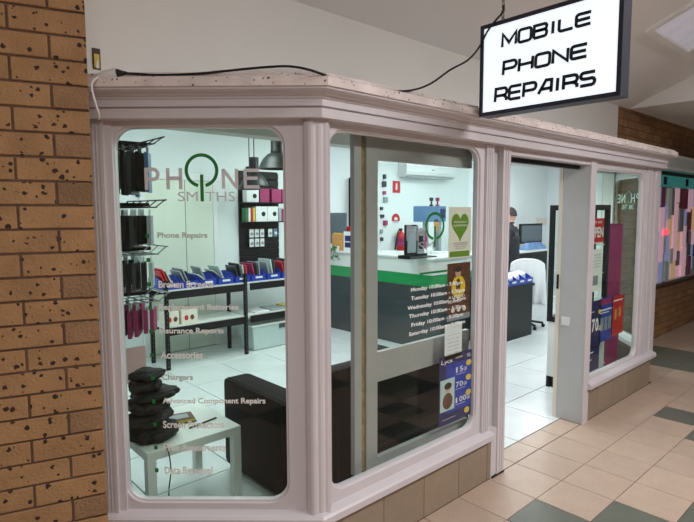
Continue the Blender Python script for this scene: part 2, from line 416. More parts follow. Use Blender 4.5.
# left brick pier: face runs from the edge to the left, 17 degrees off the shopfront
BH = .0882; BL = .254; G = .008
FP = frame(-3.60-.958*1.6, .30+.287*1.6, .958, -.287)
wl = struct('wall_left', 'brown speckled brick pier left of the shopfront')
def bricks(parent, fr, a0, a1, z0, z1, bl, bh, g, phase, tone, zoff=0, edge_half=True, nmax=300):
    n = 0; row = 0; z = z0
    cache = {}
    mbx = MB()
    while z < z1-.01:
        zz = min(z+bh-g, z1)
        a = a1 - (0 if row % 2 else -0.0)
        right = a1; first = True
        while right > a0+.02:
            L = bl/2 if (row % 2 == 0 and first) else bl
            left = max(right-L+g, a0)
            m = 'brick_b' if tone(row, first, L) else 'brick'
            key = (round(right-left, 4), round(zz-z, 4), m)
            if key not in cache:
                t = MB().prism([(0, 0), (right-left, 0), (right-left, zz-z), (0, zz-z)], -.04, rnd.uniform(0, .0), lambda a, zq, d: fr.u*a+fr.n*d+Vector((0, 0, zq)))
                me = bpy.data.meshes.new('brick'); me.from_pydata(t.v, [], t.f); me.materials.append(M[m])
                bm = bmesh.new(); bm.from_mesh(me); bmesh.ops.recalc_face_normals(bm, faces=bm.faces[:])
                bmesh.ops.bevel(bm, geom=bm.edges[:], offset=min(.003, bh*.04), segments=1, affect='EDGES'); bm.to_mesh(me); bm.free(); cache[key] = me
            o = bpy.data.objects.new('brick', cache[key]); o.location = fr(left, z, rnd.uniform(-.002, .002)); o.parent = parent; COL.objects.link(o); n += 1
            right -= L; first = False
        z += bh; row += 1
    return n
# height of one joint at the pier edge is known from the photograph: z = 2.396
z_start = 2.392-BH*27
bricks(wl, FP, .35, 1.6, z_start, 3.35, BL, BH, G, 0, lambda r, f, L: f and L < BL*.9 and rnd.random() < .5)
MB().prism([(-.3, -.05), (1.594, -.05), (1.594, 3.4), (-.3, 3.4)], -.30, -.008, FP).build('mortar', 'mortar', wl)
rs = MB()
FR_ = frame(-3.60, .30, .287, .958)
z = z_start; row = 0
while z < 3.3:
    a = 0; first = True
    while a < .36:
        L = .13 if (row % 2 == 1 and first) else BL
        rs.prism([(a+.002 if first else a, z), (min(a+L-G, .37), z), (min(a+L-G, .37), z+BH-G), (a+.002 if first else a, z+BH-G)], -.05, .0, FR_); a += L; first = False
    z += BH; row += 1
rs.build('side_bricks', 'brick', wl)['kind'] = 'stuff'
# right brick wall, same plane family as the shopfront
wr = struct('wall_right', 'brown brick mall wall beyond the right end of the shopfront')
FR = frame(0, W0, 1, 0)
bricks(wr, FR, 2.2, 5.6, 0.0, .72, .25, .09, .008, 0, lambda r, f, L: rnd.random() < .5)
bricks(wr, FR, 2.2, 5.35, 2.54, 3.04, .25, .09, .008, 0, lambda r, f, L: rnd.random() < .7)
bricks(wr, FR, 2.2, 3.16, .72, 2.52, .25, .09, .008, 0, lambda r, f, L: rnd.random() < .5)
MB().box(2.2, 9.5, W0+.008, W0+.4, -.02, 3.1).build('mortar', 'mortar', wr)
far = MB()
for r_ in range(34):
    for i in range(18):
        x = 5.62+i*.25+(.125 if r_ % 2 else 0); far.box(x, x+.242, W0, W0+.03, r_*.09, r_*.09+.082)
far.build('distant_bricks', 'brick', wr)['kind'] = 'stuff'
we = struct('wall_end', 'dim end wall of the mall passage')
MB().box(9.5, 9.7, -7, 1, 0, 4).build('plaster', 'wallpaint', we)
MB().box(-9.2, -9, -7, 1, 0, 4).build('plaster', 'wallpaint', we)
wo = struct('wall_opposite', 'mall wall across the passage, behind the camera')
MB().box(-9, 9.5, -7.2, -7, 0, 4).build('plaster', 'brick_b', wo)
MB().box(-9, -3.5, W0+.4, W0+.6, 0, 3.4).build('plaster', 'brick_b', wo)

# ceiling
ce = struct('ceiling', 'pale mall ceiling that slopes up from the shopfront wall')
SL = .41
def cz(y): return 2.93+SL*(W0-y)
mb = MB()
vs = []
for x in (-9, 9.5):
    vs += [(x, W0+.3, cz(W0)+0), (x, W0, cz(W0)), (x, -1.3, cz(-1.3)), (x, -7, cz(-1.3)), (x, -7, cz(-1.3)+.1), (x, -1.3, cz(-1.3)+.1), (x, W0+.3, cz(W0)+.1)]
mb.add(vs, [(i, (i+1) % 7, (i+1) % 7+7, i+7) for i in range(7)]); mb.build('sloped_panel', 'ceil', ce)
b = MB().box(2.5, 3.5, -7, W0-.002, 2.93, 3.75); b.build('bulkhead', 'ceil', ce)
b = MB().box(3.5, 9.5, -7, W0-.002, 3.0, 3.75); b.build('bulkhead', 'ceil', ce)

# ------------------------------------------------------------------ shopfront joinery
pathfull = [(-3.49, .70), (-2.74, 0), (1.57, 0), (2.30, .68)]
t1 = struct('trim_1', 'moulded pink-white cornice running around the top of the bay shopfront')
prof = [(-.06, 2.15), (.058, 2.15), (.058, 2.190), (.050, 2.1925), (.050, 2.1955), (.064, 2.198), (.064, 2.226), (.074, 2.230), (.074, 2.238), (.092, 2.243), (.100, 2.252), (.128, 2.256), (.13, 2.27), (-.06, 2.27)]
sweep(MB(), pathfull, prof).build('cornice_moulding', 'paint', t1)
sweep(MB(), pathfull, [(-.06, 2.271), (.138, 2.266), (.140, 2.300), (.118, 2.312), (-.06, 2.312)]).build('capping_board', 'chipped', t1)
t2 = struct('trim_2', 'chipped white flashing on top of the cornice')
sweep(MB(), pathfull, [(.112, 2.3125), (.115, 2.322), (-.12, 2.388), (-.13, 2.378), (.0, 2.3125)]).build('flashing', 'chipped', t2)
sweep(MB(), pathfull, [(.0, 2.313), (-.12, 2.36), (-.70, 2.33), (-.70, 2.28), (.0, 2.30)]).build('roof_board', 'shopceil', t2)
# loose ply strips lying on the roof of the left bay side
MB().prism([(.50, 2.385), (.98, 2.385), (.98, 2.398), (.50, 2.398)], -.22, -.13, FA).build('ply_strip', 'wallpaint', t2)
MB().prism([(.66, 2.399), (.97, 2.399), (.97, 2.409), (.66, 2.409)], -.20, -.15, FA).build('ply_strip', 'wallpaint', t2)
t3 = struct('trim_3', 'pink-white window sill left of the doorway')
sp = [(-.06, .28), (.040, .28), (.045, .286), (.045, .318), (.035, .328), (0, .345), (-.06, .345)]
sweep(MB(), [(-3.49, .70), (-2.74, 0), (-1.335, 0)], sp).build('sill', 'paint', t3)
t4 = struct('trim_4', 'pink-white window sill right of the doorway')
sweep(MB(), [(.085, 0), (1.57, 0), (2.28, .663)], sp).build('sill', 'paint', t4)
# plinth with tiles
wp = struct('wall_plinth', 'low tiled plinth under the shop windows')
MB().prism([(.03, 0), (1.0, 0), (1.0, .3), (.03, .3)], -.14, -.012, FA).build('core', 'grout', wp)
MB().box(-2.74, -1.30, .012, .14, 0, .3).build('core', 'grout', wp)
MB().box(.10, 1.56, .012, .14, 0, .3).build('core', 'grout', wp)
MB().prism([(0, 0), (.9, 0), (.9, .3), (0, .3)], -.14, -.012, FC).build('core', 'grout', wp)
def ptile(fr, a0, a1):
    if a1-a0 < .01: return
    g = .002
    MB().prism([(a0+g, .0), (a1-g, .0), (a1-g, .279), (a0+g, .279)], -.011, 0, fr).build('plinth_tile', 'skirt', wp, bevel=.0015)
for k in range(-6, 10):
    x0, x1 = -T*(k+1), -T*k
    for lo, hi in ((-2.74, -1.345), (.10, 1.57)):
        ptile(FB, max(x0, lo), min(x1, hi)) if min(x1, hi) > max(x0, lo) else None
for i in range(4):
    ptile(FA, max(.03, 1-T*(i+1)), 1-T*i); 
    if i < 3: ptile(FC, T*i, T*(i+1))
ptile(FB, -1.345, -1.309)
# windows
GB = -.03        # glass plane offset
def fluted(mb, fr, a0, a1, z0, z1, d0, d1, grooves, gd=.006, gw=.007):
    xs = [(a0, d1)]
    for g in grooves: xs += [(g-gw, d1), (g-gw*.5, d1-gd), (g+gw*.5, d1-gd), (g+gw, d1)]
    xs.append((a1, d1)); pl = xs+[(a1, d0), (a0, d0)]; n = len(pl)
    vs = [fr(a, z0, d) for a, d in pl]+[fr(a, z1, d) for a, d in pl]
    fs = [tuple(range(n)), tuple(range(2*n-1, n-1, -1))]+[(i, (i+1) % n, (i+1) % n+n, i+n) for i in range(n)]
    mb.add(vs, fs); return mb
def window(name, label, fr, a0, a1, z0, z1, h, r, gm='glass'):
    w = struct(name, label)
    panel_hole(MB(), fr, a0, a1, z0, z1, h, r, -.004, -.045).build('window_frame', 'paint', w)
    g = MB().prism([(h[0]-.012, h[2]-.012), (h[1]+.012, h[2]-.012), (h[1]+.012, h[3]+.012), (h[0]-.012, h[3]+.012)], GB-.004, GB, fr)
    # clip glass corners so it sits in the frame
    g = MB().prism(rrect(h[0]-.006, h[1]+.006, h[2]-.006, h[3]+.006, r+.006), GB-.004, GB, fr)
    return w, g.build('pane', gm, w)
ZB, ZT = .335, 2.152
w1, pane1 = window('window_1', 'left bay window with rounded corners and shop name lettering', FA, .03, .995, ZB, ZT, (.088, .842, .386, 2.118), .085)
pm = MB(); fluted(pm, FA, .0, .052, .33, 2.152, -.04, .020, (.016, .030)); pm.build('pilaster', 'paint', w1)
MB().prism([(.052, .335), (.085, .335), (.085, 2.152), (.052, 2.152)], -.04, .006, FA).build('stop_bead', 'paint', w1)
w2, pane2 = window('window_2', 'large front window with rounded corners left of the doorway', FB, -2.735, -1.43, ZB, ZT, (-2.665, -1.485, .405, 2.112), .085, 'glassb')
# corner column
cc_ = struct('trim_5', 'rounded fluted corner post between the two left windows')
col = MB(); pl = []
ctr = Vector((-2.74, 0, 0)); nA = Vector((-.682, -.731, 0)); nB = Vector((0, -1, 0))
uA = Vector((-.731, .682, 0)); uB = Vector((1, 0, 0))
pts = [ctr+uA*.062-nA*.03, ctr+uA*.062+nA*.012, ctr+uA*.050+nA*.020]
arc = []
for i in range(9):
    t = i/8; n = (nA*(1-t)+nB*t).normalized(); base = ctr+uA*.04*(1-t)+uB*.036*t
    arc.append(base+n*.030*(1 if i % 3 else .86))
pts += arc+[ctr+uB*.048+nB*.020, ctr+uB*.060+nB*.012, ctr+uB*.060-nB*.03]
n = len(pts); vs = [Vector((p.x, p.y, .33)) for p in pts]+[Vector((p.x, p.y, 2.135)) for p in pts]
# soften the cap: pull a third ring slightly inward
cen = sum(pts, Vector())/n
vs += [Vector((cen.x+(p.x-cen.x)*.82, cen.y+(p.y-cen.y)*.82, 2.150)) for p in pts]
fs = [tuple(range(n))]+[(k*n+i, k*n+(i+1) % n, (k+1)*n+(i+1) % n, (k+1)*n+i) for k in (0, 1) for i in range(n)]+[tuple(range(3*n-1, 2*n-1, -1))]
MB().add(vs, fs).build('post', 'paint', cc_)
# fluted boards and jamb left of the doorway
t6 = struct('trim_6', 'fluted door post left of the doorway')
fluted(MB(), FB, -1.43, -1.355, .335, 2.152, -.04, .012, (-1.412, -1.392, -1.372), gw=.005).build('fluted_board', 'paint', t6)
MB().box(-1.355, -1.245, .03, .07, .0, 2.152).build('recess_board', 'bluegrey', t6)
MB().box(-1.355, -1.30, .013, .03, .0, .34).build('foot_block', 'paint', t6)
fluted(MB(), FB, -1.245, -1.160, 0, 2.152, -.09, .010, (-1.215, -1.19)).build('jamb', 'paint', t6)
MB().box(-1.309, -1.245, -.004, .05, 0, .33).build('foot_board', 'paint', t6)
MB().box(-1.41, -1.16, .085, .10, .34, 2.15).build('lining_board', 'paint', t6)
MB().box(-1.30, -1.155, -.012, .04, 0, .012).build('dark_foot_strip', 'blackm', t6)
# doorway
d1 = struct('door_1', 'open shop doorway with a dark head track')
MB().box(-1.16, .02, -.002, .10, 2.105, 2.152).build('head', 'paint', d1)
MB().box(-1.16, .02, .08, .12, 2.075, 2.152).build('track', 'black', d1)
MB().box(-1.16, .02, .09, .18, 2.152, 2.30).build('head_lining', 'paint', d1)
pb = MB().box(.02, .085, -.006, .215, 0, 2.152, bev=.004); pb.build('post', 'bluegrey', d1)
MB().box(.02, .115, -.012, .0, .0, 2.152).build('post_facing', 'paint', d1)
MB().box(.014, .032, .214, .245, 0, 2.10).build('door_edge_strip', 'cream', d1)
MB().box(.006, .014, .222, .240, 1.10, 1.22, bev=.002).build('lock_plate', 'black', d1)
MB().box(.012, .020, .12, .19, .80, .87, bev=.003).build('switch_plate', 'whitem', d1)
# inner lintel above windows (back of the bay)
w3, pane3 = window('window_3', 'front window right of the doorway with posters', FB, .085, 1.565, ZB, ZT, (.125, 1.165, .37, 2.075), .085)
fluted(MB(), FB, 1.25, 1.38, .335, 2.152, -.03, .006, (1.275, 1.355)).build('pilaster', 'paint', w3)
w4, pane4 = window('window_4', 'right bay side window seen from inside through the front window', FC, .005, .99, ZB, ZT, (.15, .93, .41, 2.09), .10)
MB().box(1.50, 1.60, -.006, .06, .335, 2.152).build('corner_post', 'paint', w4)
ins = MB(); panel_hole(ins, frame(FC(1.0, 0, -.045).x, FC(1.0, 0, -.045).y, -.731, -.682), .02, .99, ZB, ZT, (.07, .85, .41, 2.09), .10, .012, 0); ins.build('inner_frame', 'whitem', w4)
# bay soffit (ceiling of the bay inside) 
so = struct('ceiling_bay', 'bay window soffit')
MB().add([(-3.45, .70, 2.13), (-2.72, .05, 2.13), (1.55, .05, 2.13), (2.25, .70, 2.13), (-3.45, .70, 2.15), (-2.72, .05, 2.15), (1.55, .05, 2.15), (2.25, .70, 2.15)],
         [(0, 1, 2, 3), (4, 7, 6, 5), (0, 4, 5, 1), (1, 5, 6, 2), (2, 6, 7, 3), (3, 7, 4, 0)])
MB().box(-3.45, 2.25, .70, .78, 2.4, 2.95).build('lining', 'shopwall', so)
so2 = MB().box(-2.7, 1.5, .09, .70, 2.30, 2.31); so2.build('soffit_board', 'shopceil', so)

# aluminium sliding sash behind window_2
sa = struct('window_5', 'grey aluminium sash with a mid rail standing behind the large front window')
S = frame(0, .105, 1, 0)
def pz(mb, a0, a1, z0, z1, d0=-.03, d1=.0, fr=S): return mb.prism([(a0, z0), (a1, z0), (a1, z1), (a0, z1)], d0, d1, fr)
x_l, _ = at(354.5, 300, S); x_g, _ = at(361.5, 300, S); x_g2, _ = at(366.5, 300, S); x_o, zm1 = at(377.5, 352.5, S); _, zm0 = at(377.5, 382, S); _, zt = at(378, 160, S)
pz(MB(), x_l, x_g, .36, 2.145).build('frame_post', 'alu', sa)
pz(MB(), x_g, x_g2, .36, 2.145, -.03, -.012).build('seal', 'gapseal', sa)
pz(MB(), x_g2, x_o, .36, 2.145).build('stile', 'alu', sa)
pz(MB(), x_o, -1.42, zt, 2.145).build('top_rail', 'alu', sa)
pz(MB(), x_o, -1.42, zm0, zm1).build('mid_rail', 'alu', sa)
pz(MB(), x_o, -1.42, .36, .41).build('bottom_rail', 'alu', sa)
pz(MB(), x_o, -1.43, .41, 2.0, -.018, -.014).build('sash_pane', 'cabglass', sa)

# ------------------------------------------------------------------ lettering on the glass
def pxbox(fr, x0, y0, x1, y1, d):
    a0, za = at(x0, y0, fr, d); a1, zb = at(x1, y1, fr, d); return a0, a1, zb, za
DA = GB+.0035
def arcp(cx, cy, rx, ry, a, b, n=6): return [(cx+rx*math.cos(R(a+(b-a)*i/n)), cy+ry*math.sin(R(a+(b-a)*i/n))) for i in range(n+1)]
NG = {'P': [[(.1, 0), (.1, .94)]+arcp(.62, .71, .30, .23, 90, -90)+[(.1, .48)]], 'H': [[(.1, 0), (.1, 1)], [(.9, 0), (.9, 1)], [(.1, .53), (.9, .53)]],
      'N': [[(.1, 0), (.1, 1)], [(.1, .97), (.9, .03)], [(.9, 0), (.9, 1)]], 'E': [[(.1, 0), (.1, 1)], [(.02, .93), (.97, .93)], [(.1, .52), (.9, .52)], [(.02, .07), (1, .07)]]}
def ribbon(mb, pts, w, f, d):
    pts = [Vector(p) for p in pts]; n = len(pts); L_, R_ = [], []
    for i in range(n):
        a = (pts[i]-pts[i-1]).normalized() if i else (pts[1]-pts[0]).normalized(); b = (pts[i+1]-pts[i]).normalized() if i < n-1 else a
        t = (a+b).normalized(); nn = Vector((-t.y, t.x)); k = min(1/max(nn.dot(Vector((-a.y, a.x))), .5), 1.6)
        L_.append(pts[i]+nn*w*k); R_.append(pts[i]-nn*w*k)
    for i in range(n-1): mb.add([f(p.x, p.y, d) for p in (L_[i], R_[i], R_[i+1], L_[i+1])], [(0, 1, 2, 3)])
def nameletter(mb, fr, ch, a0, a1, z0, z1, d):
    w = (z1-z0)*.085
    for st in NG[ch]: ribbon(mb, [(a0+(a1-a0)*x, z0+(z1-z0)*y) for x, y in st], w, fr, d)
def rowtext(fr, d, txt, xl, xr, yc, hpx, bold, mb, squeeze=True):
    a0, z = at(xl, yc, fr, d); a1, _ = at(xr, yc, fr, d)
    _, z1 = at((xl+xr)/2, yc-hpx/2, fr, d); _, z0 = at((xl+xr)/2, yc+hpx/2, fr, d)
    zm = (z0+z1)/2
    text(mb, fr, txt, a0, a1, z0, z1, d, bold)
# big name
mb = MB()
xs = (144.5, 163.5); 
for ch, x0, x1, yt, yb in (('P', 144.5, 159.5, 168.2, 189.6), ('H', 166, 182.5, 168.2, 189.3), ('N', 221.5, 238.5, 168.8, 188.6), ('E', 243.5, 259.6, 169, 188.2)):
    a0, a1, z0, z1 = pxbox(FA, x0, yt, x1, yb, DA); nameletter(mb, FA, ch, a0, a1, z0, z1, DA)
mb.build('name_lettering', 'decal', pane1)
ca, cz_ = at(201.5, 170.5, FA, DA); ra = abs(at(218.5, 170.5, FA, DA)[0]-ca)
def ring(fr, ca, cz0, r1, r0, d, gap, mb, d2=None):
    seg = 40; vs = []; fs = []
    st = -90+gap; en = 270-gap
    for i in range(seg+1):
        t = R(st+(en-st)*i/seg)
        vs += [fr(ca+r1*math.cos(t), cz0+r1*math.sin(t), d), fr(ca+r0*math.cos(t), cz0+r0*math.sin(t), d)]
    for i in range(seg): fs.append((2*i, 2*i+1, 2*i+3, 2*i+2))
    mb.add(vs, fs); return mb
mb = ring(FA, ca, cz_, ra, ra*.80, DA, 14, MB())
_, zs0 = at(201.5, 201.5, FA, DA); _, zs1 = at(201.5, 174.5, FA, DA)
mb.add([FA(ca-ra*.10, zs0, DA), FA(ca+ra*.10, zs0, DA), FA(ca+ra*.10, zs1, DA), FA(ca-ra*.10, zs1, DA)], [(0, 1, 2, 3)])
tag(mb.build('power_ring', 'greend', pane1), 'green open ring with a centre stem in the shop name')
mb = MB()
for ch, x0, x1 in (('SM', 177.8, 198), ('THS', 205.3, 235.2)):
    a0, a1, z0, z1 = pxbox(FA, x0, 191.6, x1, 201.2, DA); text(mb, FA, ch, a0, a1, z0, z1, DA, .0)
mb.build('name_lettering', 'decal', pane1)
rows = [('Phone Repairs', 157.5, 207.5, 236, 0), ('Software Repairs', 158, 212, 260, 2), ('Broken Screens', 158.5, 213.5, 284.3, 1), ('Replacement Batteries', 159, 238.5, 307.8, 1), ('Insurance Reports', 159.5, 224, 331.5, 1),
        ('Accessories', 160.5, 203, 355, 1), ('Chargers', 162, 193, 378, 0), ('Advanced Component Repairs', 162.5, 265.5, 401.5, 1), ('Screen Protectors', 163, 224, 424.5, 1), ('Free Assessments', 164, 226, 447.5, 1), ('Data Retrieval', 164.5, 212.5, 470.3, 1)]
mw, mf, sq = MB(), MB(), MB()
for i, (t, x0, x1, yc, k) in enumerate(rows):
    if k != 2: rowtext(FA, DA, t, x0, x1, yc, 7.4, .028, mw if k == 1 else mf)
    qx = 147.3+i*.95
    a0, a1, z0, z1 = pxbox(FA, qx-1.9, yc-2, qx+1.9, yc+2, DA); sq.add([FA(a0, z0, DA), FA(a1, z0, DA), FA(a1, z1, DA), FA(a0, z1, DA)], [(0, 1, 2, 3)])
mw.build('service_list', 'decalw', pane1); mf.build('service_list', 'fade', pane1)
tag(sq.build('bullet_squares', 'greend', pane1), 'green square bullets')
# front window: logo, opening hours
DB = GB+.0035
mb = MB(); ca, czb = at(435, 226, FB, DB); rb = abs(at(444.5, 226, FB, DB)[0]-ca)
vsr = MB(); 
seg = 40; vs = []; fs = []
_, zt_ = at(435, 211.8, FB, DB); rz = zt_-czb
for i in range(seg+1):
    t = R(-80+340*i/seg)
    vs += [FB(ca+rb*math.cos(t), czb+rz*math.sin(t), DB), FB(ca+rb*.80*math.cos(t), czb+rz*.80*math.sin(t), DB)]
for i in range(seg): fs.append((2*i, 2*i+1, 2*i+3, 2*i+2))
vsr.add(vs, fs); z_a = at(435, 247, FB, DB)[1]
vsr.add([FB(ca-.008, z_a, DB), FB(ca+.008, z_a, DB), FB(ca+.008, czb, DB), FB(ca-.008, czb, DB)], [(0, 1, 2, 3)])
a0, a1, z0, z1 = pxbox(FB, 419.5, 273.6, 447, 273.6, DB)
za = at(419.5, 273.6, FB, DB)[1]; zb = at(447, 271, FB, DB)[1]
zu = (za+zb)/2; vsr.add([FB(a0, zu-.006, DB), FB(a1+.0, zu-.006, DB), FB(a1, zu+.006, DB), FB(a0, zu+.006, DB)], [(0, 1, 2, 3)])
tag(vsr.build('power_ring', 'greend', pane2), 'green ring of the shop name and green underline')
mb = MB()
for ch, x0, x1, yt, yb in (('P', 406.5, 413.5, 225.2, 241), ('H', 416.5, 425, 225, 240.6), ('N', 448.5, 456.5, 224, 239), ('E', 459, 466, 224, 238.6)):
    if ch in 'PH':
        a0, _ = at(x0, yt, FB, DB); a1, _ = at(x1, yt, FB, DB); z1 = at(x0, yt, FB, DB)[1]; z0 = at(x0, yb, FB, DB)[1]; text(mb, FB, ch, a0, a1, z0, z1, DB, .012)
a0, _ = at(419, 241, FB, DB); a1, _ = at(434, 241, FB, DB); text(mb, FB, 'SM', a0, a1, at(419, 250.5, FB, DB)[1], at(419, 242, FB, DB)[1], DB)
mb.build('name_lettering', 'silver', pane2)
mb = MB()
def linetext(mb, t, xl, yl, xr, hpx, right=True, bold=.012):
    a0, zc = at(xl, yl, FB, DB); a1, _ = at(xr, yl, FB, DB); zt2 = at(xl, yl-hpx/2, FB, DB)[1]; zb2 = at(xl, yl+hpx/2, FB, DB)[1]
    text(mb, FB, t, a0, a1, zb2, zt2, DB, bold)
linetext(mb, 'OPENING HOURS', 419.5, 269, 447.5, 6, bold=0)
mb.build('opening_hours_heading', 'fade', pane2)
mb = MB()
for t, x0, y0 in (('Monday 10:00am - 5:30pm', 411, 290.5), ('Tuesday 10:00am - 5:30pm', 411, 299.2), ('Wednesday 10:00am - 5:30pm', 407.5, 309), ('Thursday 10:00am - 5:30pm', 409, 317.2), ('Friday 10:00am - 5:30pm', 411.5, 325.8), ('Saturday 10:00am - 3:30pm', 409, 335)):
    wpx = 2.35*len(t)*.95
    linetext(mb, t, x0, y0, x0+wpx, 5.2)
mb.build('opening_hours', 'decalw', pane2)
# mirrored lettering on window_4 (read from outside, seen from inside)
mb = MB(); DC = GB+.0035
a0, a1 = .20, .80; 
for ch, k0, k1 in (('P', 0, .15), ('H', .2, .37), ('N', .63, .8), ('E', .85, 1)):
    text(mb, FC, ch, .34+k0*.56, .34+k1*.56, 1.83, 1.93, DC, .02)
text(mb, FC, 'SM', .48, .58, 1.76, 1.81, DC, .01); text(mb, FC, 'THS', .64, .76, 1.76, 1.81, DC, .01)
mb.build('name_lettering', 'decalw', pane4)
mb = ring(FC, .61, 1.885, .075, .058, DC, 14, MB()); mb.add([FC(.60, 1.76, DC), FC(.62, 1.76, DC), FC(.62, 1.87, DC), FC(.60, 1.87, DC)], [(0, 1, 2, 3)])
mb.build('power_ring', 'greend', pane4)

# ------------------------------------------------------------------ posters and notices stuck inside the windows
def quad(mb, fr, x0, y0, x1, y1, d, th=.0012):
    """rect whose left edge follows pixel column x0 and right edge x1 at plane offset d (top y0 at the left)"""
    pass
def flatrect(name, m, fr, a0, a1, z0, z1, d, parent, th=.0008):
    return MB().prism([(a0, z0), (a1, z0), (a1, z1), (a0, z1)], d-th, d, fr).build(name, m, parent)
PD = GB-.006
def poster(name, label, cat, fr, x0, y0, x1, y1, bg, d=None):
    """sheet from its top left pixel and bottom right pixel"""
    d = PD if d is None else d
    a0, z1 = at(x0, y0, fr, d); a1, z0 = at(x1, y1, fr, d)
    t = thing(name, label, cat, fr(a0, z0, d))
    flatrect('sheet', bg, fr, a0, a1, z0, z1, d, t)
    def P(u, v): return a0+(a1-a0)*u, z1-(z1-z0)*v
    def rect(nm, m, u0, v0, u1, v1, k=1):
        p, q = P(u0, v0), P(u1, v1); return flatrect(nm, m, fr, p[0], q[0], q[1], p[1], d+.0009*k, t)
    def txt(nm, m, s, u0, v0, u1, v1, k=2, bold=.01):
        p, q = P(u0, v0), P(u1, v1); return text(MB(), fr, s, p[0], q[0], q[1], p[1], d+.0009*k+.0004, bold).build(nm, m, t)
    return t, P, rect, txt, d
t, P, rect, txt, d = poster('poster', 'cream poster with a big green heart, upper right of the large front window', 'poster', FB, 449, 207, 470.5, 257, 'cream')
hp = []
for i in range(36):
    q = 2*math.pi*i/36; hx = 16*math.sin(q)**3/16; hy = (13*math.cos(q)-5*math.cos(2*q)-2*math.cos(3*q)-math.cos(4*q))/15
    p = P(.5+hx*.38, .36-hy*.29); hp.append(p)
MB().prism(hp, d, d+.0009, FB).build('heart', 'olive', t)
rect('footer_band', 'olive', .05, .86, .93, .97)
txt('lettering', 'cream', 'PROUDLY', .22, .27, .8, .31); txt('lettering', 'cream', 'SUPPORTING', .2, .34, .82, .38)
for i in range(4): txt('lettering', 'text', ('LOCAL BUSINESS', 'in your community', 'every day of the year', 'thank you')[i], .2+.03*i, .69+.035*i, .84-.03*i, .71+.035*i)
t, P, rect, txt, d = poster('poster', 'dark poster of a person in a yellow shirt, below the green heart poster', 'poster', FB, 447.5, 264, 469.5, 317, 'brown')
def blob(nm, m, cx, cy, rx, ry, k, n=14):
    MB().prism([P(cx+rx*math.cos(2*math.pi*i/n), cy-ry*math.sin(2*math.pi*i/n)) for i in range(n)], d+.0009*(k-1), d+.0009*k, FBX).build(nm, m, t)
FBX = FB
blob('portrait_shirt', 'yellow', .48, .42, .30, .20, 1); blob('portrait_head', 'skin', .45, .17, .12, .08, 2); blob('portrait_hair', 'hair', .45, .11, .15, .05, 3)
blob('portrait_arms', 'brown', .46, .38, .10, .11, 2)
txt('lettering', 'paper', 'A LEGEND', .05, .56, .75, .61); txt('lettering', 'paper', 'BEHIND', .05, .64, .55, .69)
for i in range(3): blob('portrait_crowd', 'cream', .25+.25*i, .82, .08, .04, 1)
rect('pale_band', 'silver', .0, .90, 1, 1)
t, P, rect, txt, d = poster('notice', 'white typed notice taped above the blue price poster', 'notice', FB, 445, 325, 461.5, 357, 'paper')
for i in range(6): txt('lettering', 'text', 'please see our staff for assistance'[i:i+22], .15, .3+.1*i, .85, .325+.1*i, bold=0)
t, P, rect, txt, d = poster('poster', 'dark blue price poster with three gold discs, low in the large front window', 'poster', FB, 439.5, 358, 470.5, 414, 'navy')
rect('blue_panel', 'royal', .2, .14, .98, .84)
rect('photo', 'clear', .03, .34, .46, .80, 2)
blob('portrait_dress', 'brown', .25, .66, .15, .12, 3); blob('portrait_head', 'skin', .26, .48, .08, .055, 4); blob('portrait_hair', 'hair', .25, .44, .11, .05, 5)
txt('logo_lettering', 'paper', 'Lyca', .05, .05, .38, .13); txt('lettering', 'paper', 'mobile', .48, .05, .70, .08); txt('lettering', 'paper', '5G', .84, .05, .95, .10)
for s, v in (('15', .21), ('70', .43), ('100', .66)):
    [txt('price_digit', 'paper', ch_, .50+.115*q_, v, .50+.115*q_+(.045 if ch_ == '1' else .10), v+.08) for q_, ch_ in enumerate(s)]; txt('price_lettering', 'paper', 'GB', .52+.11*len(s), v+.03, .62+.11*len(s), v+.08)
    rect('rule', 'paper', .5, v+.105, .8, v+.11, 2)
    blob('gold_disc', 'gold', .9, v-.02, .085, .045, 3)
blob('gold_disc', 'gold', .86, .90, .085, .045, 3); rect('rule', 'paper', .1, .92, .5, .925, 2)
# window_3 posters
t, P, rect, txt, d = poster('open_sign', 'red OPEN sign hanging in the window right of the doorway', 'sign', FB, 590, 218.5, 603.5, 243, 'red', d=PD-.02)
rect('white_band', 'paper', .05, .95, .95, .98); txt('lettering', 'paper', 'OPEN', .06, .34, .94, .76, bold=.03); txt('lettering', 'paper', 'WE ARE', .2, .1, .8, .2)
t, P, rect, txt, d = poster('notice', 'white printed notice below the red OPEN sign', 'notice', FB, 588.5, 250, 601.5, 290, 'paper')
for i in range(5): txt('lettering', 'text', 'terms and conditions'[i:], .15, .12+.07*i, .85, .145+.07*i, bold=0)
rect('grey_box', 'silver', .35, .62, .7, .85, 1)
t, P, rect, txt, d = poster('poster', 'blue 70GB price poster in the window right of the doorway', 'poster', FB, 587.5, 303, 600, 345, 'navy')
rect('photo', 'orange', .02, .30, .28, .85); txt('price_digit', 'paper', '7', .34, .38, .55, .66, bold=.03); txt('price_digit', 'paper', '0', .58, .38, .8, .66, bold=.03); txt('price_lettering', 'paper', 'GB', .80, .56, .98, .66); rect('rule', 'paper', .05, .22, .5, .235); blob('gold_disc', 'gold', .85, .25, .09, .05, 3)
t, P, rect, txt, d = poster('poster', 'royal blue poster with small phones beside the 70GB poster', 'poster', FB, 600.3, 299, 611.5, 338, 'royal')
rect('header', 'magenta', .05, .03, .9, .16); 
for i in range(3): rect('phone_picture', 'silver', .08+.3*i, .45, .3+.3*i, .75, 1)
rect('rule', 'paper', .05, .26, .9, .29); rect('rule', 'paper', .05, .33, .7, .35)
t, P, rect, txt, d = poster('poster', 'dark navy poster low in the window right of the doorway', 'poster', FB, 587, 349, 598.5, 368, 'navy')
rect('rule', 'paper', .05, .2, .5, .25); rect('rule', 'paper', .05, .5, .4, .54)
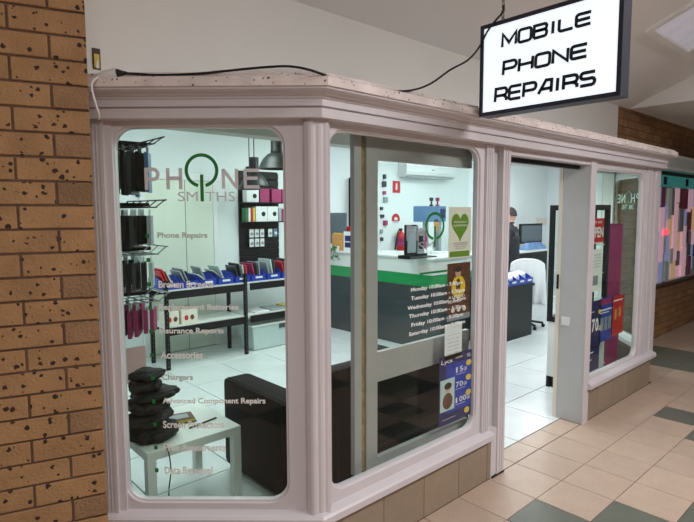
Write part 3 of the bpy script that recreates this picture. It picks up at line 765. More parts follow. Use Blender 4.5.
t, P, rect, txt, d = poster('poster', 'red rounded poster in the window right of the doorway', 'poster', FB, 612.5, 297, 622.5, 332, 'red')
rect('pale_pattern', 'orange', .25, .35, .4, .6); rect('pale_pattern', 'orange', .6, .3, .75, .55); rect('rule', 'paper', .1, .1, .9, .13)

# ------------------------------------------------------------------ hanging light box sign
SX = -1.75
FS = frame(SX, 0, 0, -1)                     # reads left to right towards -y, faces -x
s_al, s_zt = at(481, 26.5, FS); _, s_zb = at(480.3, 117, FS); s_ar, _ = at(620.5, 98, FS)
TH = .085
sg = thing('hanging_sign', 'illuminated black framed light box reading MOBILE PHONE REPAIRS hung from the ceiling', 'sign', FS(s_al, s_zb, 0))
H0, H1 = s_zb, s_zt; A0, A1 = s_al, s_ar
print('sign', A0, A1, H0, H1)
body = MB().prism([(A0, H0), (A1, H0), (A1, H1), (A0, H1)], -TH, -.012, FS); body.build('case', 'signframe', sg)
fw = .020
for (a0, a1, z0, z1) in ((A0, A1, H0, H0+fw), (A0, A1, H1-fw, H1), (A0, A0+fw, H0+fw, H1-fw), (A1-fw, A1, H0+fw, H1-fw)):
    MB().prism([(a0, z0), (a1, z0), (a1, z1), (a0, z1)], -.012, .004, FS).build('frame_bar', 'signframe', sg)
face = MB().prism([(A0+fw, H0+fw), (A1-fw, H0+fw), (A1-fw, H1-fw), (A0+fw, H1-fw)], -.011, -.002, FS).build('lit_face', 'signlit', sg)
# stroke lettering
def arc(cx, cy, rx, ry, a, b, n=5): return [(cx+rx*math.cos(R(a+(b-a)*i/n)), cy+ry*math.sin(R(a+(b-a)*i/n))) for i in range(n+1)]
r_ = .2
GL = {
 'M': [[(0, 0), (0, 1), (.5, .25), (1, 1), (1, 0)]],
 'O': [arc(1-r_, 1-r_, r_, r_, 0, 90)+arc(r_, 1-r_, r_, r_, 90, 180)+arc(r_, r_, r_, r_, 180, 270)+arc(1-r_, r_, r_, r_, 270, 360)+[(1, 1-r_)]],
 'B': [[(0, 0), (0, 1)]+arc(.82, .78, .16, .22, 90, -90)+[(.1, .55)], [(.1, .55)]+arc(.84, .27, .16, .27, 90, -90)+[(0, 0)]],
 'I': [[(.5, 0), (.5, 1)]],
 'L': [[(0, 1), (0, r_)]+arc(r_, r_, r_, r_, 180, 270)+[(1, 0)]],
 'E': [[(1, 1), (r_, 1)]+arc(r_, 1-r_, r_, r_, 90, 180)+arc(r_, r_, r_, r_, 180, 270)+[(1, 0)], [(.1, .5), (.95, .5)]],
 'P': [[(0, 0), (0, 1)]+arc(.78, .72, .22, .28, 90, -90)+[(.05, .44)]],
 'H': [[(0, 0), (0, 1)], [(1, 0), (1, 1)], [(0, .5), (1, .5)]],
 'N': [[(0, 0), (0, 1), (1, 0), (1, 1)]],
 'R': [[(0, 0), (0, 1)]+arc(.78, .72, .22, .28, 90, -90)+[(.05, .44)], [(.6, .44), (.85, .38), (1, .2), (1, 0)]],
 'A': [[(0, 0), (.55, 1), (1, .98), (1, 0)], [(.25, .33), (1, .33)]],
 'S': [[(1, 1), (r_, 1)]+arc(r_, .76, r_, .24, 90, 270)+[(.5, .5)]+arc(.8, .26, .2, .26, 90, -90)+[(0, 0)]],
}
def stroke(mb, pts, w, f, d0, d1):
    pts = [Vector((p[0], p[1])) for p in pts]; q = [pts[0]]
    for p in pts[1:]:
        if (p-q[-1]).length > 1e-5: q.append(p)
    pts = q; n = len(pts); L_, R_ = [], []
    for i in range(n):
        a = (pts[i]-pts[i-1]).normalized() if i else (pts[1]-pts[0]).normalized()
        b = (pts[i+1]-pts[i]).normalized() if i < n-1 else a
        t = (a+b)
        if t.length < .2: t = a
        t.normalize(); nn = Vector((-t.y, t.x)); k = min(1/max(nn.dot(Vector((-a.y, a.x))), .45), 1.8)
        L_.append(pts[i]+nn*w*k); R_.append(pts[i]-nn*w*k)
    for i in range(n-1):
        quad_ = [L_[i], R_[i], R_[i+1], L_[i+1]]
        mb.prism([(p.x, p.y) for p in quad_], d0, d1, f)
def word(wd, TL, BL_, TR, BR, nm):
    """corners given in photograph pixels on the sign plane"""
    pTL, pBL, pTR, pBR = [Vector(at(x, y, FS, .0)) for x, y in (TL, BL_, TR, BR)]
    ws = [.45 if c == 'I' else (1.15 if c == 'M' else 1) for c in wd]; gap = .24; tot = sum(ws)+gap*(len(wd)-1)
    pos = 0; mb = MB()
    hgt = ((pTL-pBL).length+(pTR-pBR).length)/2; wid = (pTR-pTL).length
    for c, wc in zip(wd, ws):
        for st in GL[c]:
            pts = []
            for x, y in st:
                s = (pos+(x if c != 'I' else .5)*wc)/tot
                top = pTL.lerp(pTR, s); bot = pBL.lerp(pBR, s); pts.append(bot.lerp(top, y))
            stroke(mb, pts, hgt*.125, FS, -.0015, .0015)
        pos += wc+gap
    mb.build(nm, 'signink', sg)
def sp_(x, y): return (440+x/2.732, y/2.732)
word('MOBILE', sp_(172, 94), sp_(170, 129), sp_(413, 31), sp_(411, 63), 'lettering')
word('PHONE', sp_(175, 170), sp_(172, 205), sp_(402, 119), sp_(400, 153), 'lettering')
word('REPAIRS', sp_(153, 244), sp_(150, 279), sp_(424, 194), sp_(422, 229), 'lettering')
# chain
ch = thing('sign_chain', 'steel chain holding the far end of the light box sign', 'chain', (SX-.0, 0, 0))
ca_, _z = at(503, 14, FS, -.06)
P0 = FS(ca_, H1, -.06); z = H1; i = 0
while z < 3.45:
    link = []
    for k in range(13):
        t = 2*math.pi*k/12; dx, dz = .009*math.cos(t), .018*math.sin(t)
        link.append(Vector((P0.x+(dx if i % 2 else 0), P0.y+(0 if i % 2 else dx), z+.018+dz)))
    MB().tube(link, .0032, 5).build('chain_link', 'steel', ch); z += .029; i += 1
ch2 = thing('sign_chain', 'steel chain holding the near end of the light box sign, above the frame edge', 'chain', (SX, -.5, H1))
pz2 = FS(A1-.1, H1, -.06); MB().tube([pz2, pz2+Vector((0, 0, .45))], .005, 6).build('chain_rod', 'steel', ch2)
# black cable from the socket along the flashing up to the sign
def onroof(px, py, y): 
    r = cF + cR*((px-347)/CF) - cU*((py-261)/CF); k = (y-CC.y)/r.y; return CC+r*k
def onsign(px, py): q = at(px, py, FS, .012); return FS(q[0], q[1], .012)
def onA(px, py, d=.118): q = at(px, py, FA, d); return FA(q[0], q[1], d)
cab = [onA(124, 73.2), onA(140, 74), onA(160, 75), onA(200, 73.5), onA(240, 69.5), onA(268, 67), onA(290, 66.4), onroof(310, 70, -.11), onroof(335, 79, -.12), onroof(365, 89, -.125), onroof(385, 91.2, -.125), onroof(410, 90.5, -.125),
       onroof(430, 84, -.14), onroof(450, 70, -.16), onroof(468, 60, -.19), onsign(480, 46), onsign(487, 32), onsign(496, 20), onsign(502, 13), onsign(504, 5)]
def smoothp(pts, n=4):
    out = []
    for i in range(len(pts)-1):
        p0 = pts[max(i-1, 0)]; p1 = pts[i]; p2 = pts[i+1]; p3 = pts[min(i+2, len(pts)-1)]
        for k in range(n):
            t = k/n; out.append(.5*((2*p1)+(p2-p0)*t+(2*p0-5*p1+4*p2-p3)*t*t+(3*p1-p0-3*p2+p3)*t**3))
    return out+[pts[-1]]
tag(MB().tube(smoothp(cab), .0052, 6).build('power_cable', 'blackm', smooth=True), 'black power cable draped along the flashing and up to the hanging sign', 'cable')
pl_ = thing('extension_socket', 'white extension socket with a black plug on the cornice beside the brick pier', 'socket', onroof(108, 78, .50))
e0, e1, e2, e3 = onroof(99, 76.5, .52), onroof(117, 74, .48), onroof(119, 73.4, .475), onroof(127, 73, .46)
MB().tube([e0, e0.lerp(e1, .2), e0.lerp(e1, .75), e1], [.012, .020, .024, .027], 12).build('socket_body', 'whitem', pl_, smooth=True)
MB().tube([e1, e2, e2.lerp(e3, .5), e3], [.022, .018, .010, .006], 10).build('plug', 'blackm', pl_, smooth=True)
wc = [onroof(99, 76.5, .52), onroof(93, 81, .48), onroof(91.5, 88, .42), onroof(94.5, 100, .42), onroof(98.5, 113, .44), onroof(98.8, 119, .47)]
tag(MB().tube(smoothp(wc), .005, 6).build('white_lead', 'whitem', smooth=True), 'short white lead hanging from the socket down beside the brick pier', 'cable')
jb = thing('junction_opening', 'small yellow lined cut-out box in the wall above the socket', 'socket', FR(-3.40, 2.36, 0))
a0, z1 = at(92, 47.5, FR, .004); a1, z0 = at(101, 70, FR, .004)
MB().prism([(a0, z0), (a1, z0), (a1, z1), (a0, z1)], .0, .004, FR).build('rim', 'rug', jb)
MB().prism([(a0+.006, z0+.006), (a1-.006, z0+.006), (a1-.006, z1-.025), (a0+.006, z1-.025)], .004, .008, FR).build('lining', 'gold', jb)
MB().prism([(a0+.012, z0+.004), (a1-.012, z0+.004), (a1-.014, z0+.04), (a0+.014, z0+.032)], .008, .012, FR).build('torn_plaster', 'whitem', jb)

# ceiling panel with raised frame on the slope
def onslope(px, py):
    r = cF + cR*((px-347)/CF) - cU*((py-261)/CF)
    n = Vector((0, SL, 1)); k = (2.93+SL*W0-n.dot(CC))/r.dot(n); return CC+r*k
c0, c1 = onslope(645, 30), onslope(684, 53)
px0, px1, py0 = c0.x, c1.x, (c0.y+c1.y)/2; py1 = py0-1.0
lp = thing('ceiling_light', 'square frosted ceiling panel with a white frame on the sloping ceiling', 'ceiling light', (px0, py0, cz(py0)))
def slab(x0, x1, y0, y1, lo, hi):
    vs = [(x, y, cz(y)+h) for h in (lo, hi) for y in (y0, y1) for x in (x0, x1)]
    return MB().add(vs, [(0, 1, 3, 2), (4, 6, 7, 5), (0, 4, 5, 1), (2, 3, 7, 6), (0, 2, 6, 4), (1, 5, 7, 3)])
for q in ((px0, px1, py0-.05, py0), (px0, px1, py1, py1+.05), (px0, px0+.05, py1+.05, py0-.05), (px1-.05, px1, py1+.05, py0-.05)):
    slab(*q, -.03, .0).build('frame_bar', 'whitem', lp)
slab(px0+.05, px1-.05, py1+.05, py0-.05, -.008, .0).build('diffuser', 'diffuser', lp)

# ------------------------------------------------------------------ lit display window and sign on the right brick wall
dw = thing('display_window', 'lit display window of coloured hanging goods in the far brick wall', 'display window', (3.2, W0, .70))
MB().box(3.15, 6.2, W0-.05, W0-.03, .70, .76).build('bottom_ledge', 'rug', dw)
MB().box(3.15, 6.2, W0-.035, W0-.0, .76, 2.06).build('back_panel', 'cream', dw)
MB().box(3.15, 6.2, W0-.12, W0-.0, 2.06, 2.2).build('fascia', 'teal', dw)
for x in (3.42, 4.3, 4.75): MB().box(x, x+.12, W0-.123, W0-.12, 2.08, 2.18, bev=.001).build('fascia_emblem', 'blackm', dw)
MB().box(3.14, 3.18, W0-.12, W0, .72, 2.22).build('side_post', 'whitem', dw)
MB().box(6.16, 6.2, W0-.12, W0, .72, 2.22).build('side_post', 'whitem', dw)
MB().box(3.22, 6.16, W0-.118, W0-.114, .76, 2.06).build('pane', 'cabglass', dw)
M['glow'] = mat('backlit_pink_print', srgb(230, 180, 190), .4, emit=srgb(230, 180, 200), estr=.4)
M['glowr'] = mat('red_neon', srgb(250, 60, 80), .4, emit=srgb(255, 70, 90), estr=1.6)
M['glowv'] = mat('backlit_violet_print', srgb(150, 150, 200), .4, emit=srgb(150, 150, 205), estr=.4)
M['glowo'] = mat('backlit_peach_print', srgb(235, 190, 150), .4, emit=srgb(240, 190, 150), estr=.3)
hg = random.Random(3); x = 3.20
cols = ['glow', 'brown', 'glowv', 'silver', 'glowo', 'dark', 'glow', 'glowv', 'clear', 'pinkc', 'paper', 'glow', 'glowv']
names = 0
while x < 6.05:
    wdt = hg.uniform(.08, .2); zt3 = 2.05
    while zt3 > .9:
        h3 = hg.uniform(.2, .45); zb3 = max(zt3-h3, .78)
        mm = cols[hg.randrange(len(cols))]
        MB().box(x+.005, x+wdt-.008, W0-.035-hg.uniform(.01, .05), W0-.034, zb3+.01, zt3).build('hanging_pack', mm, dw, bevel=.003)
        zt3 = zb3
    x += wdt
MB().box(3.62, 3.78, W0-.095, W0-.085, 1.42, 1.50, bev=.004).build('neon_tube', 'glowr', dw)
bs = thing('shop_sign', 'pale green glazed sign box above the lit display window', 'sign', (3.1, W0, 2.34))
MB().box(3.0, 5.0, W0-.16, W0, 2.27, 2.47, bev=.006).build('case', 'whitem', bs)
MB().box(3.1, 4.8, W0-.166, W0-.16, 2.30, 2.43).build('green_face', 'clear', bs)

# ------------------------------------------------------------------ shop interior shell
YB = 4.5; XR = 8.0; ZC = 2.85
wb = struct('wall_back', 'plain white back wall of the shop')
MB().box(-3.6, XR+.1, YB, YB+.1, 0, ZC+.05).build('plaster', 'shopwall', wb)
wil = struct('wall_inner_left', 'white side wall of the shop on the left')
MB().box(-3.62, -3.5, .72, YB, 0, ZC+.05).build('plaster', 'shopwall', wil)
wir = struct('wall_inner_right', 'white side wall of the shop on the right')
MB().box(XR, XR+.1, W0+.42, YB, 0, ZC+.05).build('plaster', 'shopwall', wir)
MB().box(2.17, 2.198, .79, 1.12, 0, ZC).build('reveal', 'shopwall', wir)
MB().box(2.17, 2.31, 1.06, 1.12, 0, ZC).build('reveal', 'shopwall', wir)
wif = struct('wall_inner_front', 'inside face of the shop front wall right of the bay')
MB().box(2.3, XR, W0+.4, W0+.46, 0, ZC+.05).build('plaster', 'shopwall', wif)
cs = struct('ceiling_shop', 'white ceiling of the shop')
MB().box(-3.6, XR+.1, W0+.12, YB+.1, ZC, ZC+.06).build('plaster', 'shopceil', cs)
bb = struct('baseboard_back', 'white skirting of the shop back wall')
MB().box(-.78, XR, YB-.014, YB, 0, .09).build('board', 'whitem', bb)
# closed door in back wall
d2 = struct('door_2', 'closed cream door with white architrave in the shop back wall')
FK = frame(0, YB, 1, 0)
_dx = at(217, 230, FK)[0]; _dz = at(217, 175.5, FK)[1]
MB().box(_dx-.95, _dx-.07, YB-.030, YB, .01, _dz-.08).build('door_leaf', 'door', d2)
for q in ((_dx-.07, _dx, 0, _dz), (_dx-1.02, _dx-.95, 0, _dz)):
    MB().box(q[0], q[1], YB-.045, YB, q[2], q[3]).build('architrave', 'whitem', d2, bevel=.008)
MB().box(_dx-1.05, _dx+.03, YB-.055, YB, _dz-.08, _dz).build('architrave', 'whitem', d2, bevel=.008)
MB().box(_dx-.45, _dx-.445, YB-.033, YB-.03, .01, _dz-.08).build('panel_joint', 'wgrout', d2)

# ceiling lights of the shop as real panels
for i, (x, y) in enumerate(((-2.2, 2.2), (0.2, 3.0), (0.4, 1.3), (2.8, 3.2), (2.8, 1.4), (5.6, 3.0))):
    pass

# ------------------------------------------------------------------ steel shelving with blue bins
def rivet_shelf(x0, x1, label, left_leg=True):
    y0, y1 = 3.76, 4.2
    s = thing('shelving_unit', label, 'shelving', (x0, y0, 0))
    for x in ([x0] if left_leg else [])+[x1]:
        for y in (y0, y1-.035):
            mbp = MB().box(x, x+.006, y, y+.035, 0, 1.0).box(x, x+.04, y, y+.004, 0, 1.0)
            lg = mbp.build('post', 'black', s)
            hl = MB()
            for k in range(19): hl.box(x+.014, x+.026, y-.0015, y, .03+k*.05, .05+k*.05)
            hl.build('slots', 'wgrout', lg)['kind'] = 'stuff'
    for nm, z in (('shelf', .86), ('shelf', .455)):
        MB().box(x0+.04, x1, y0-.003, y0+.01, z-.07, z+.015).build('beam', 'black', s)
        MB().box(x0+.04, x1, y1-.012, y1, z-.07, z+.015).build('beam', 'black', s)
        MB().box(x0+.008, x1-.002, y0+.012, y1-.014, z, z+.030).build('shelf_board', 'white', s)
    return s
rivet_shelf(-1.83, -.83, 'black steel shelving bay with white boards, left one under the blue bins')
rivet_shelf(-.79, .12, 'black steel shelving bay with white boards, right one under the blue bins', False)
def bin_mesh(w=.2, dp=.34, h=.13):
    t = .004; s = MB()
    # floor, back, sides (raked), low front
    s.box(0, w, 0, dp, 0, t); s.box(0, w, dp-t, dp, 0, h)
    for x in (0, w-t):
        s.add([(x, 0, 0), (x, dp, 0), (x, dp, h), (x, .10, h), (x, 0, h*.55), (x+t, 0, 0), (x+t, dp, 0), (x+t, dp, h), (x+t, .10, h), (x+t, 0, h*.55)],
              [(0, 1, 2, 3, 4), (9, 8, 7, 6, 5), (0, 5, 6, 1), (1, 6, 7, 2), (2, 7, 8, 3), (3, 8, 9, 4), (4, 9, 5, 0)])
    s.box(0, w, -.004, 0, 0, h*.55); s.box(0, w, -.010, -.004, h*.5, h*.55+.006)
    return s
b0 = thing('parts_bin', 'blue plastic parts bin on the shelving, first from the left', 'bin', (0, 0, 0), group='blue bins on the shelving')
bin_mesh().build('tray', 'bluebin', b0, local=True); MB().box(.05, .15, -.0125, -.0105, .035, .058).build('label_card', 'whitem', b0, local=True)
ords = ['first', 'second', 'third', 'fourth', 'fifth', 'sixth', 'seventh', 'eighth']
binx = [-1.84+.228*i for i in range(8)]
pk = {}
pcols = [('red', 'red'), ('silver', 'silver grey'), ('blackm', 'black'), ('clear', 'pale'), ('dark', 'charcoal')]
fills = [['red', 'red', 'clear'], ['silver', 'silver', 'blackm'], ['clear', 'silver'], ['silver', 'clear'], ['dark', 'blackm', 'clear', 'red'], ['magenta', 'blackm', 'silver'], ['silver', 'clear', 'dark'], ['red', 'magenta', 'dark']]
rb_ = random.Random(11)
for i, x in enumerate(binx):
    o = b0 if i == 0 else copy_tree(b0)
    o.location = (x, 3.80, .891); o['label'] = 'blue plastic parts bin on the shelving, %s from the left' % ords[i]
    for j, c in enumerate(fills[i]):
        s = MB(); th = .016; hh = rb_.uniform(.19, .25); 
        s.box(-th/2, th/2, -.13, .13, 0, hh, bev=.004)
        p = s.build('screen_package', c, None)
        p.location = (x+.085+.036*j, 3.80+.18, .897); p.rotation_euler = (0, R(-24 if i < 4 else -14+4*j), R(rb_.uniform(-3, 3)))
        if j == 0 and i in (2, 3): p.rotation_euler = (0, R(-50), R(-4)); p.location.x = x+.165
        cn = {'red': 'red', 'silver': 'silver grey', 'blackm': 'black', 'clear': 'pale translucent', 'dark': 'charcoal', 'magenta': 'magenta'}[c]
        pos = ['leftmost', 'second', 'third', 'fourth'][j]
        tag(p, '%s flat screen package, %s in the %s blue bin of the shelving' % (cn, pos, ords[i]), 'package', 'packages in the blue bins')
# two carton boxes on the lower shelf
for i, (xa, xb) in enumerate(((-1.83, -1.66), (-1.63, -1.43))):
    g = thing('carton', 'cream carton with red print and handle on the lower shelf, %s of the pair' % ('left' if i == 0 else 'right'), 'box', (xa, 3.80, .486), group='cream cartons on the lower shelf')
    MB().box(xa, xb, 3.80, 3.95, .486, .645, bev=.003).build('body', 'cream', g)
    f = frame(0, 3.80, 1, 0)
    for k in range(2): MB().prism([(xa+.06+.07*k+.025*math.cos(R(30*q)), .555+.03*math.sin(R(30*q))) for q in range(12)], 0, .001, f).build('red_print', 'red' if k == 0 else 'brown', g)
    hd = [(xa+.06, 3.875, .645), (xa+.065, 3.875, .675), (xb-.065, 3.875, .675), (xb-.06, 3.875, .645)]
    MB().tube(hd, .006, 6).build('handle', 'blackm', g)
# papers / magazines lower shelf right bay
for i, (xx, m_) in enumerate(((-.66, 'paper'), (-.42, 'silver'), (-.16, 'gold'))):
    s = MB().box(xx, xx+.22, 3.80, 4.08, .486, .50+.008*i, bev=.002).build('magazine', m_)
    tag(s, '%s magazine lying flat on the lower right shelf' % ('white', 'grey', 'yellow')[i], 'magazine', 'magazines on the lower right shelf')
# storage box on floor
sb = thing('storage_box', 'translucent plastic storage box with lid on the floor under the right shelving bay', 'box', (-.72, 3.80, 0))
bx = MB(); vs = []
for z, k in ((.005, .035), (.31, 0)):
    for a, b_ in ((-.70+k, 3.80+k), (-.05-k, 3.80+k), (-.05-k, 4.15-k), (-.70+k, 4.15-k)): vs.append((a, b_, z))
bx.add(vs, [(0, 3, 2, 1), (4, 5, 6, 7)]+[(i, (i+1) % 4, (i+1) % 4+4, i+4) for i in range(4)]); bx.build('tub', 'clear', sb, bevel=.01)
MB().box(-.72, -.03, 3.785, 4.165, .31, .335, bev=.006).build('lid', 'whitem', sb)
MB().box(-.30, -.20, 3.785, 3.80, .25, .31, bev=.004).build('latch', 'dark', sb)

# ------------------------------------------------------------------ black slat wall with products
sw = thing('slat_wall_display', 'black slatted display board on the back wall above the shelving', 'display', (-.47, YB-.03, 1.08))
X0s, X1s = -.45, .19
for k in range(13):
    z = 1.05+k*.095; MB().box(X0s, X1s, YB-.03, YB-.001, z+.005, z+.09).build('slat', 'black', sw, bevel=.003)
MB().box(X0s, X1s, YB-.010, YB-.001, 1.05, 2.30).build('backing', 'blackm', sw)
for zz in (1.875, 1.615): MB().box(X0s, X1s, YB-.2, YB-.03, zz-.014, zz).build('shelf', 'black', sw)
def product(x0, x1, z0, z1, m, label, circ=0, y=YB-.17, dp=.10, cm='blackm'):
    p = thing('product_box', label, 'box', ((x0+x1)/2, y, z0), group='boxed products on the slat board')
    MB().box(x0, x1, y, y+dp, z0, z1, bev=.003).build('carton', m, p)
    f = frame(0, y, 1, 0)
    for k in range(circ):
        cx_ = x0+(x1-x0)*(k+1)/(circ+1)+(.03 if circ == 1 else .02); r1 = .032
        MB().prism([(cx_+r1*math.cos(R(30*q)), (z0+z1)/2+r1*math.sin(R(30*q))) for q in range(12)], 0, .002, f).build('picture', cm, p)
    return p
product(-.42, -.23, 1.876, 2.04, 'whitem', 'white box with a black round picture at the left of the top shelf', 1)
product(-.21, -.06, 1.876, 2.06, 'magenta', 'magenta box next to the white box on the top shelf')
product(-.02, .14, 1.876, 2.06, 'magenta', 'second magenta box on the top shelf')
product(.15, .19, 1.876, 2.06, 'pinkc', 'dark pink box at the right of the top shelf')
for i, (a, b_, m_, nm) in enumerate(((-.44, -.40, 'plant', 'green'), (-.395, -.365, 'paper', 'white'), (-.36, -.33, 'red', 'red'), (-.325, -.29, 'gold', 'yellow'))):
    product(a, b_, 1.616, 1.80, m_, 'slim %s box at the left of the middle shelf' % nm)
product(-.28, -.10, 1.616, 1.82, 'whitem', 'white box with a black dial picture, left of the pair on the middle shelf', 1)
product(-.095, .08, 1.616, 1.82, 'whitem', 'white box with a black dial picture, right of the pair on the middle shelf', 1)
product(.09, .14, 1.616, 1.80, 'silver', 'silver slim box right of the dial boxes'); product(.15, .19, 1.616, 1.79, 'magenta', 'narrow dark magenta box at the end of the middle shelf')
def blister(x, z, m, label):
    p = thing('hanging_pack', label, 'package', (x, YB-.08, z), group='white packs hanging on the slat board')
    MB().tube([(x, YB-.03, z+.115), (x, YB-.12, z+.118)], .003, 5).build('hook', 'steel', p)
    MB().box(x-.033, x+.033, YB-.085, YB-.075, z, z+.11, bev=.003).build('card', m, p)
    MB().lathe([(.001, 0), (.02, .002), (.022, .012), (.001, .016)], 0, 0, 10, Matrix.Translation((x, YB-.086, z+.05)) @ Matrix.Rotation(R(90), 4, 'X')).build('bubble', 'silver' if m == 'whitem' else 'paper', p)
for r_i in range(2):
    for i in range(5 if r_i == 0 else 3):
        bl = i in (3, 4) and r_i == 0
        blister(-.30+.085*i+(0 if i < 3 else .05), 1.40-.13*r_i, 'steelblue' if (i == 4) else 'whitem', '%s pack hanging in the %s row of the slat board, %s from the left' % ('blue' if i == 4 else 'white', ('upper', 'lower')[r_i], ords[i]))

# ------------------------------------------------------------------ pendant lamps
def pendant(x, y, zb, label, k=1.0):
    p = thing('pendant_lamp', label, 'lamp', (x, y, zb), group='black dome pendants above the shelving')
    dome = [(.001, .150*k), (.05*k, .15*k), (.085*k, .135*k), (.13*k, .09*k), (.155*k, .045*k), (.17*k, .006*k), (.175*k, 0), (.165*k, .0), (.12*k, .085*k), (.05*k, .135*k), (.001, .138*k)]
    MB().lathe([(r, zb+z) for r, z in dome], x, y, 28).build('shade', 'lid', p, smooth=True)
    MB().lathe([(r, zb+z) for r, z in ((.001, .15*k), (.058*k, .15*k), (.058*k, .17*k), (.055*k, .175*k), (.055*k, .34*k), (.001, .34*k))], x, y, 20).build('socket_housing', 'black', p, smooth=True)
    MB().tube([(x, y, zb+.34*k), (x, y, ZC)], .006, 6).build('cord', 'blackm', p)
    MB().lathe([(.001, zb+.03), (.03, zb+.05), (.035, zb+.08), (.02, zb+.13), (.001, zb+.135)], x, y, 12).build('bulb', 'whitem', p, smooth=True)
def unproj(px, py, dep): return CC+cF*dep+cR*((px-347)/CF*dep)-cU*((py-261)/CF*dep)
q = unproj(277, 169, 5.0); pendant(q.x, q.y, q.z, 'large black dome pendant nearest the corner post, top right of the left window')
q = unproj(254.5, 186, 6.5); pendant(q.x, q.y, q.z, 'middle dark dome pendant in front of the slat board')
q = unproj(243.5, 190, 7.0); pendant(q.x, q.y-.15, q.z, 'farthest small pendant at the left of the three', .85)

# ------------------------------------------------------------------ wire display stand of cases at the left window
st = thing('wire_display_stand', 'chrome and black wire accessory stand just inside the left window', 'display stand', (-3.05, 1.62, 0))
MB().box(-3.42, -3.36, 1.30, 1.36, 0, 2.3).build('upright', 'black', st); MB().box(-3.42, -3.36, 1.96, 2.02, 0, 2.3).build('upright', 'black', st)
MB().box(-3.46, -3.30, 1.28, 2.04, 0, .04).build('base', 'black', st)
tiers = (2.155, 1.775, 1.49, 1.20)
for z in tiers:
    wr_ = MB()
    for y in (1.34, 1.46, 1.58, 1.70, 1.82, 1.94): wr_.tube([(-3.40, y, z), (-2.92, y, z), (-2.86, y, z+.045)], .004, 5)
    for x in (-3.3, -3.15, -3.0, -2.92): wr_.tube([(x, 1.32, z), (x, 1.96, z)], .004, 5)
    wr_.tube([(-2.86, 1.32, z+.045), (-2.86, 1.96, z+.045)], .005, 5)
    wr_.build('wire_tier', 'steel' if z in (1.49, 1.20) else 'black', st)
    MB().box(-3.30, -2.85, 1.60, 1.90, z+.008, z+.03, bev=.003).build('flat_carton', 'blackm', st)
caseset = [(2.155, ['blackm', 'dark', 'blackm', 'dark', 'blackm', 'dark', 'blackm', 'steelblue'], .27), (1.775, ['dark', 'magenta', 'red', 'blackm', 'blackm', 'dark', 'blackm', 'silver'], .22),
           (1.49, ['red', 'blackm', 'clear', 'brown', 'blackm', 'dark', 'blackm', 'clear'], .20), (1.20, ['pinkc', 'brown', 'pinkc', 'blackm', 'pinkc', 'magenta', 'magenta', 'magenta'], .19)]
tn = ['top', 'second', 'third', 'lowest']
cnm = {'blackm': 'black', 'dark': 'charcoal', 'steelblue': 'steel blue', 'magenta': 'magenta', 'red': 'red', 'silver': 'silver', 'clear': 'clear', 'brown': 'brown', 'pinkc': 'maroon'}
rc = random.Random(5)
for ti, (z, cl, hh) in enumerate(caseset):
    for ri, y in enumerate((1.40, 1.64)):
        for i, c in enumerate(cl):
            x = -3.27+i*.048+(.025 if ri else 0); h2 = hh*rc.uniform(.9, 1.08)
            p = thing('phone_case_pack', '%s case pack on the %s wire tier, %s from left, %s row' % (cnm[c], tn[ti], ords[i], ('front', 'rear')[ri]), 'package', (x, y, z-.02-h2), rz=R(rc.uniform(50, 68)), group='phone case packs on the wire stand')
            MB().box(-.068, .068, -.012, .012, 0, h2-.03, bev=.003).build('case', c, p, local=True)
            MB().box(-.045, .045, -.001, .001, h2-.035, h2+.008).build('hang_card', 'clear' if ti else 'blackm', p, local=True)
ws = thing('price_card', 'pale pink card hanging below the wire stand', 'card', (-3.06, 1.45, .80))
MB().box(-3.13, -2.99, 1.40, 1.41, .70, .92, bev=.002).build('card', 'glowp' if 'glowp' in M else 'cream', ws)

# ------------------------------------------------------------------ white side table and black pouches
tb_ = thing('side_table', 'square white laminate side table beside the sofa behind the left window', 'table', (-2.9, 1.17, 0))
TX0, TX1, TY0, TY1 = -3.20, -2.625, .90, 1.46
TZ = .455
MB().box(TX0, TX1, TY0, TY1, TZ-.05, TZ, bev=.003).build('table_top', 'white', tb_)
for x in (TX0, TX1-.05):
    for y in (TY0, TY1-.05): MB().box(x, x+.05, y, y+.05, 0, TZ-.05, bev=.002).build('leg', 'white', tb_)
def pouch(cx, cy, z, rx, ry, rz_, seed, label, rotz):
    bm = bmesh.new(); bmesh.ops.create_icosphere(bm, subdivisions=4, radius=1)
    r9 = random.Random(seed); ph = [r9.uniform(0, 6.28) for _ in range(8)]
    for v in bm.verts:
        c = v.co; n = c.normalized()
        k = 1+.09*math.sin(4*n.x+ph[0])*math.sin(5*n.y+ph[1])+.06*math.sin(7*n.x+3*n.y+ph[2])+.04*math.sin(12*n.y+5*n.z+ph[3])+.03*math.sin(19*n.x+ph[4])
        sx = abs(n.x)**.6*(1 if n.x > 0 else -1); sy = abs(n.y)**.6*(1 if n.y > 0 else -1); sz = abs(n.z)**.8*(1 if n.z > 0 else -1)
        v.co = Vector((sx*rx*k, sy*ry*k, max(sz, -1)*rz_*k))
    t = thing('black_pouch', label, 'bag', (cx, cy, z), rz=rotz, group='black pouches piled on the side table')
    mb_ = MB().add([v.co+Vector((0, 0, rz_)) for v in bm.verts], [tuple(v.index for v in f.verts) for f in bm.faces]); bm.free()
    mb_.build('fabric_body', 'blackm', t, smooth=True, local=True)
    MB().tube([(rx*.5*math.cos(R(20*i))-.0, ry*1.02*math.sin(R(20*i)), rz_*1.1) for i in range(10)], .004, 5).build('zip', 'dark', t, local=True)
q = unproj(148, 440, 2.95)
bxx, byy = -3.09, 1.09
pouch(bxx, byy, TZ, .135, .12, .045, 1, 'black fabric pouch at the bottom of the pile on the side table', .3)
pouch(bxx-.02, byy+.0, TZ+.088, .115, .11, .038, 2, 'black fabric pouch, second from the bottom of the pile', .9)
pouch(bxx-.02, byy+.01, TZ+.162, .11, .10, .034, 3, 'black fabric pouch in the middle of the pile', 1.6)
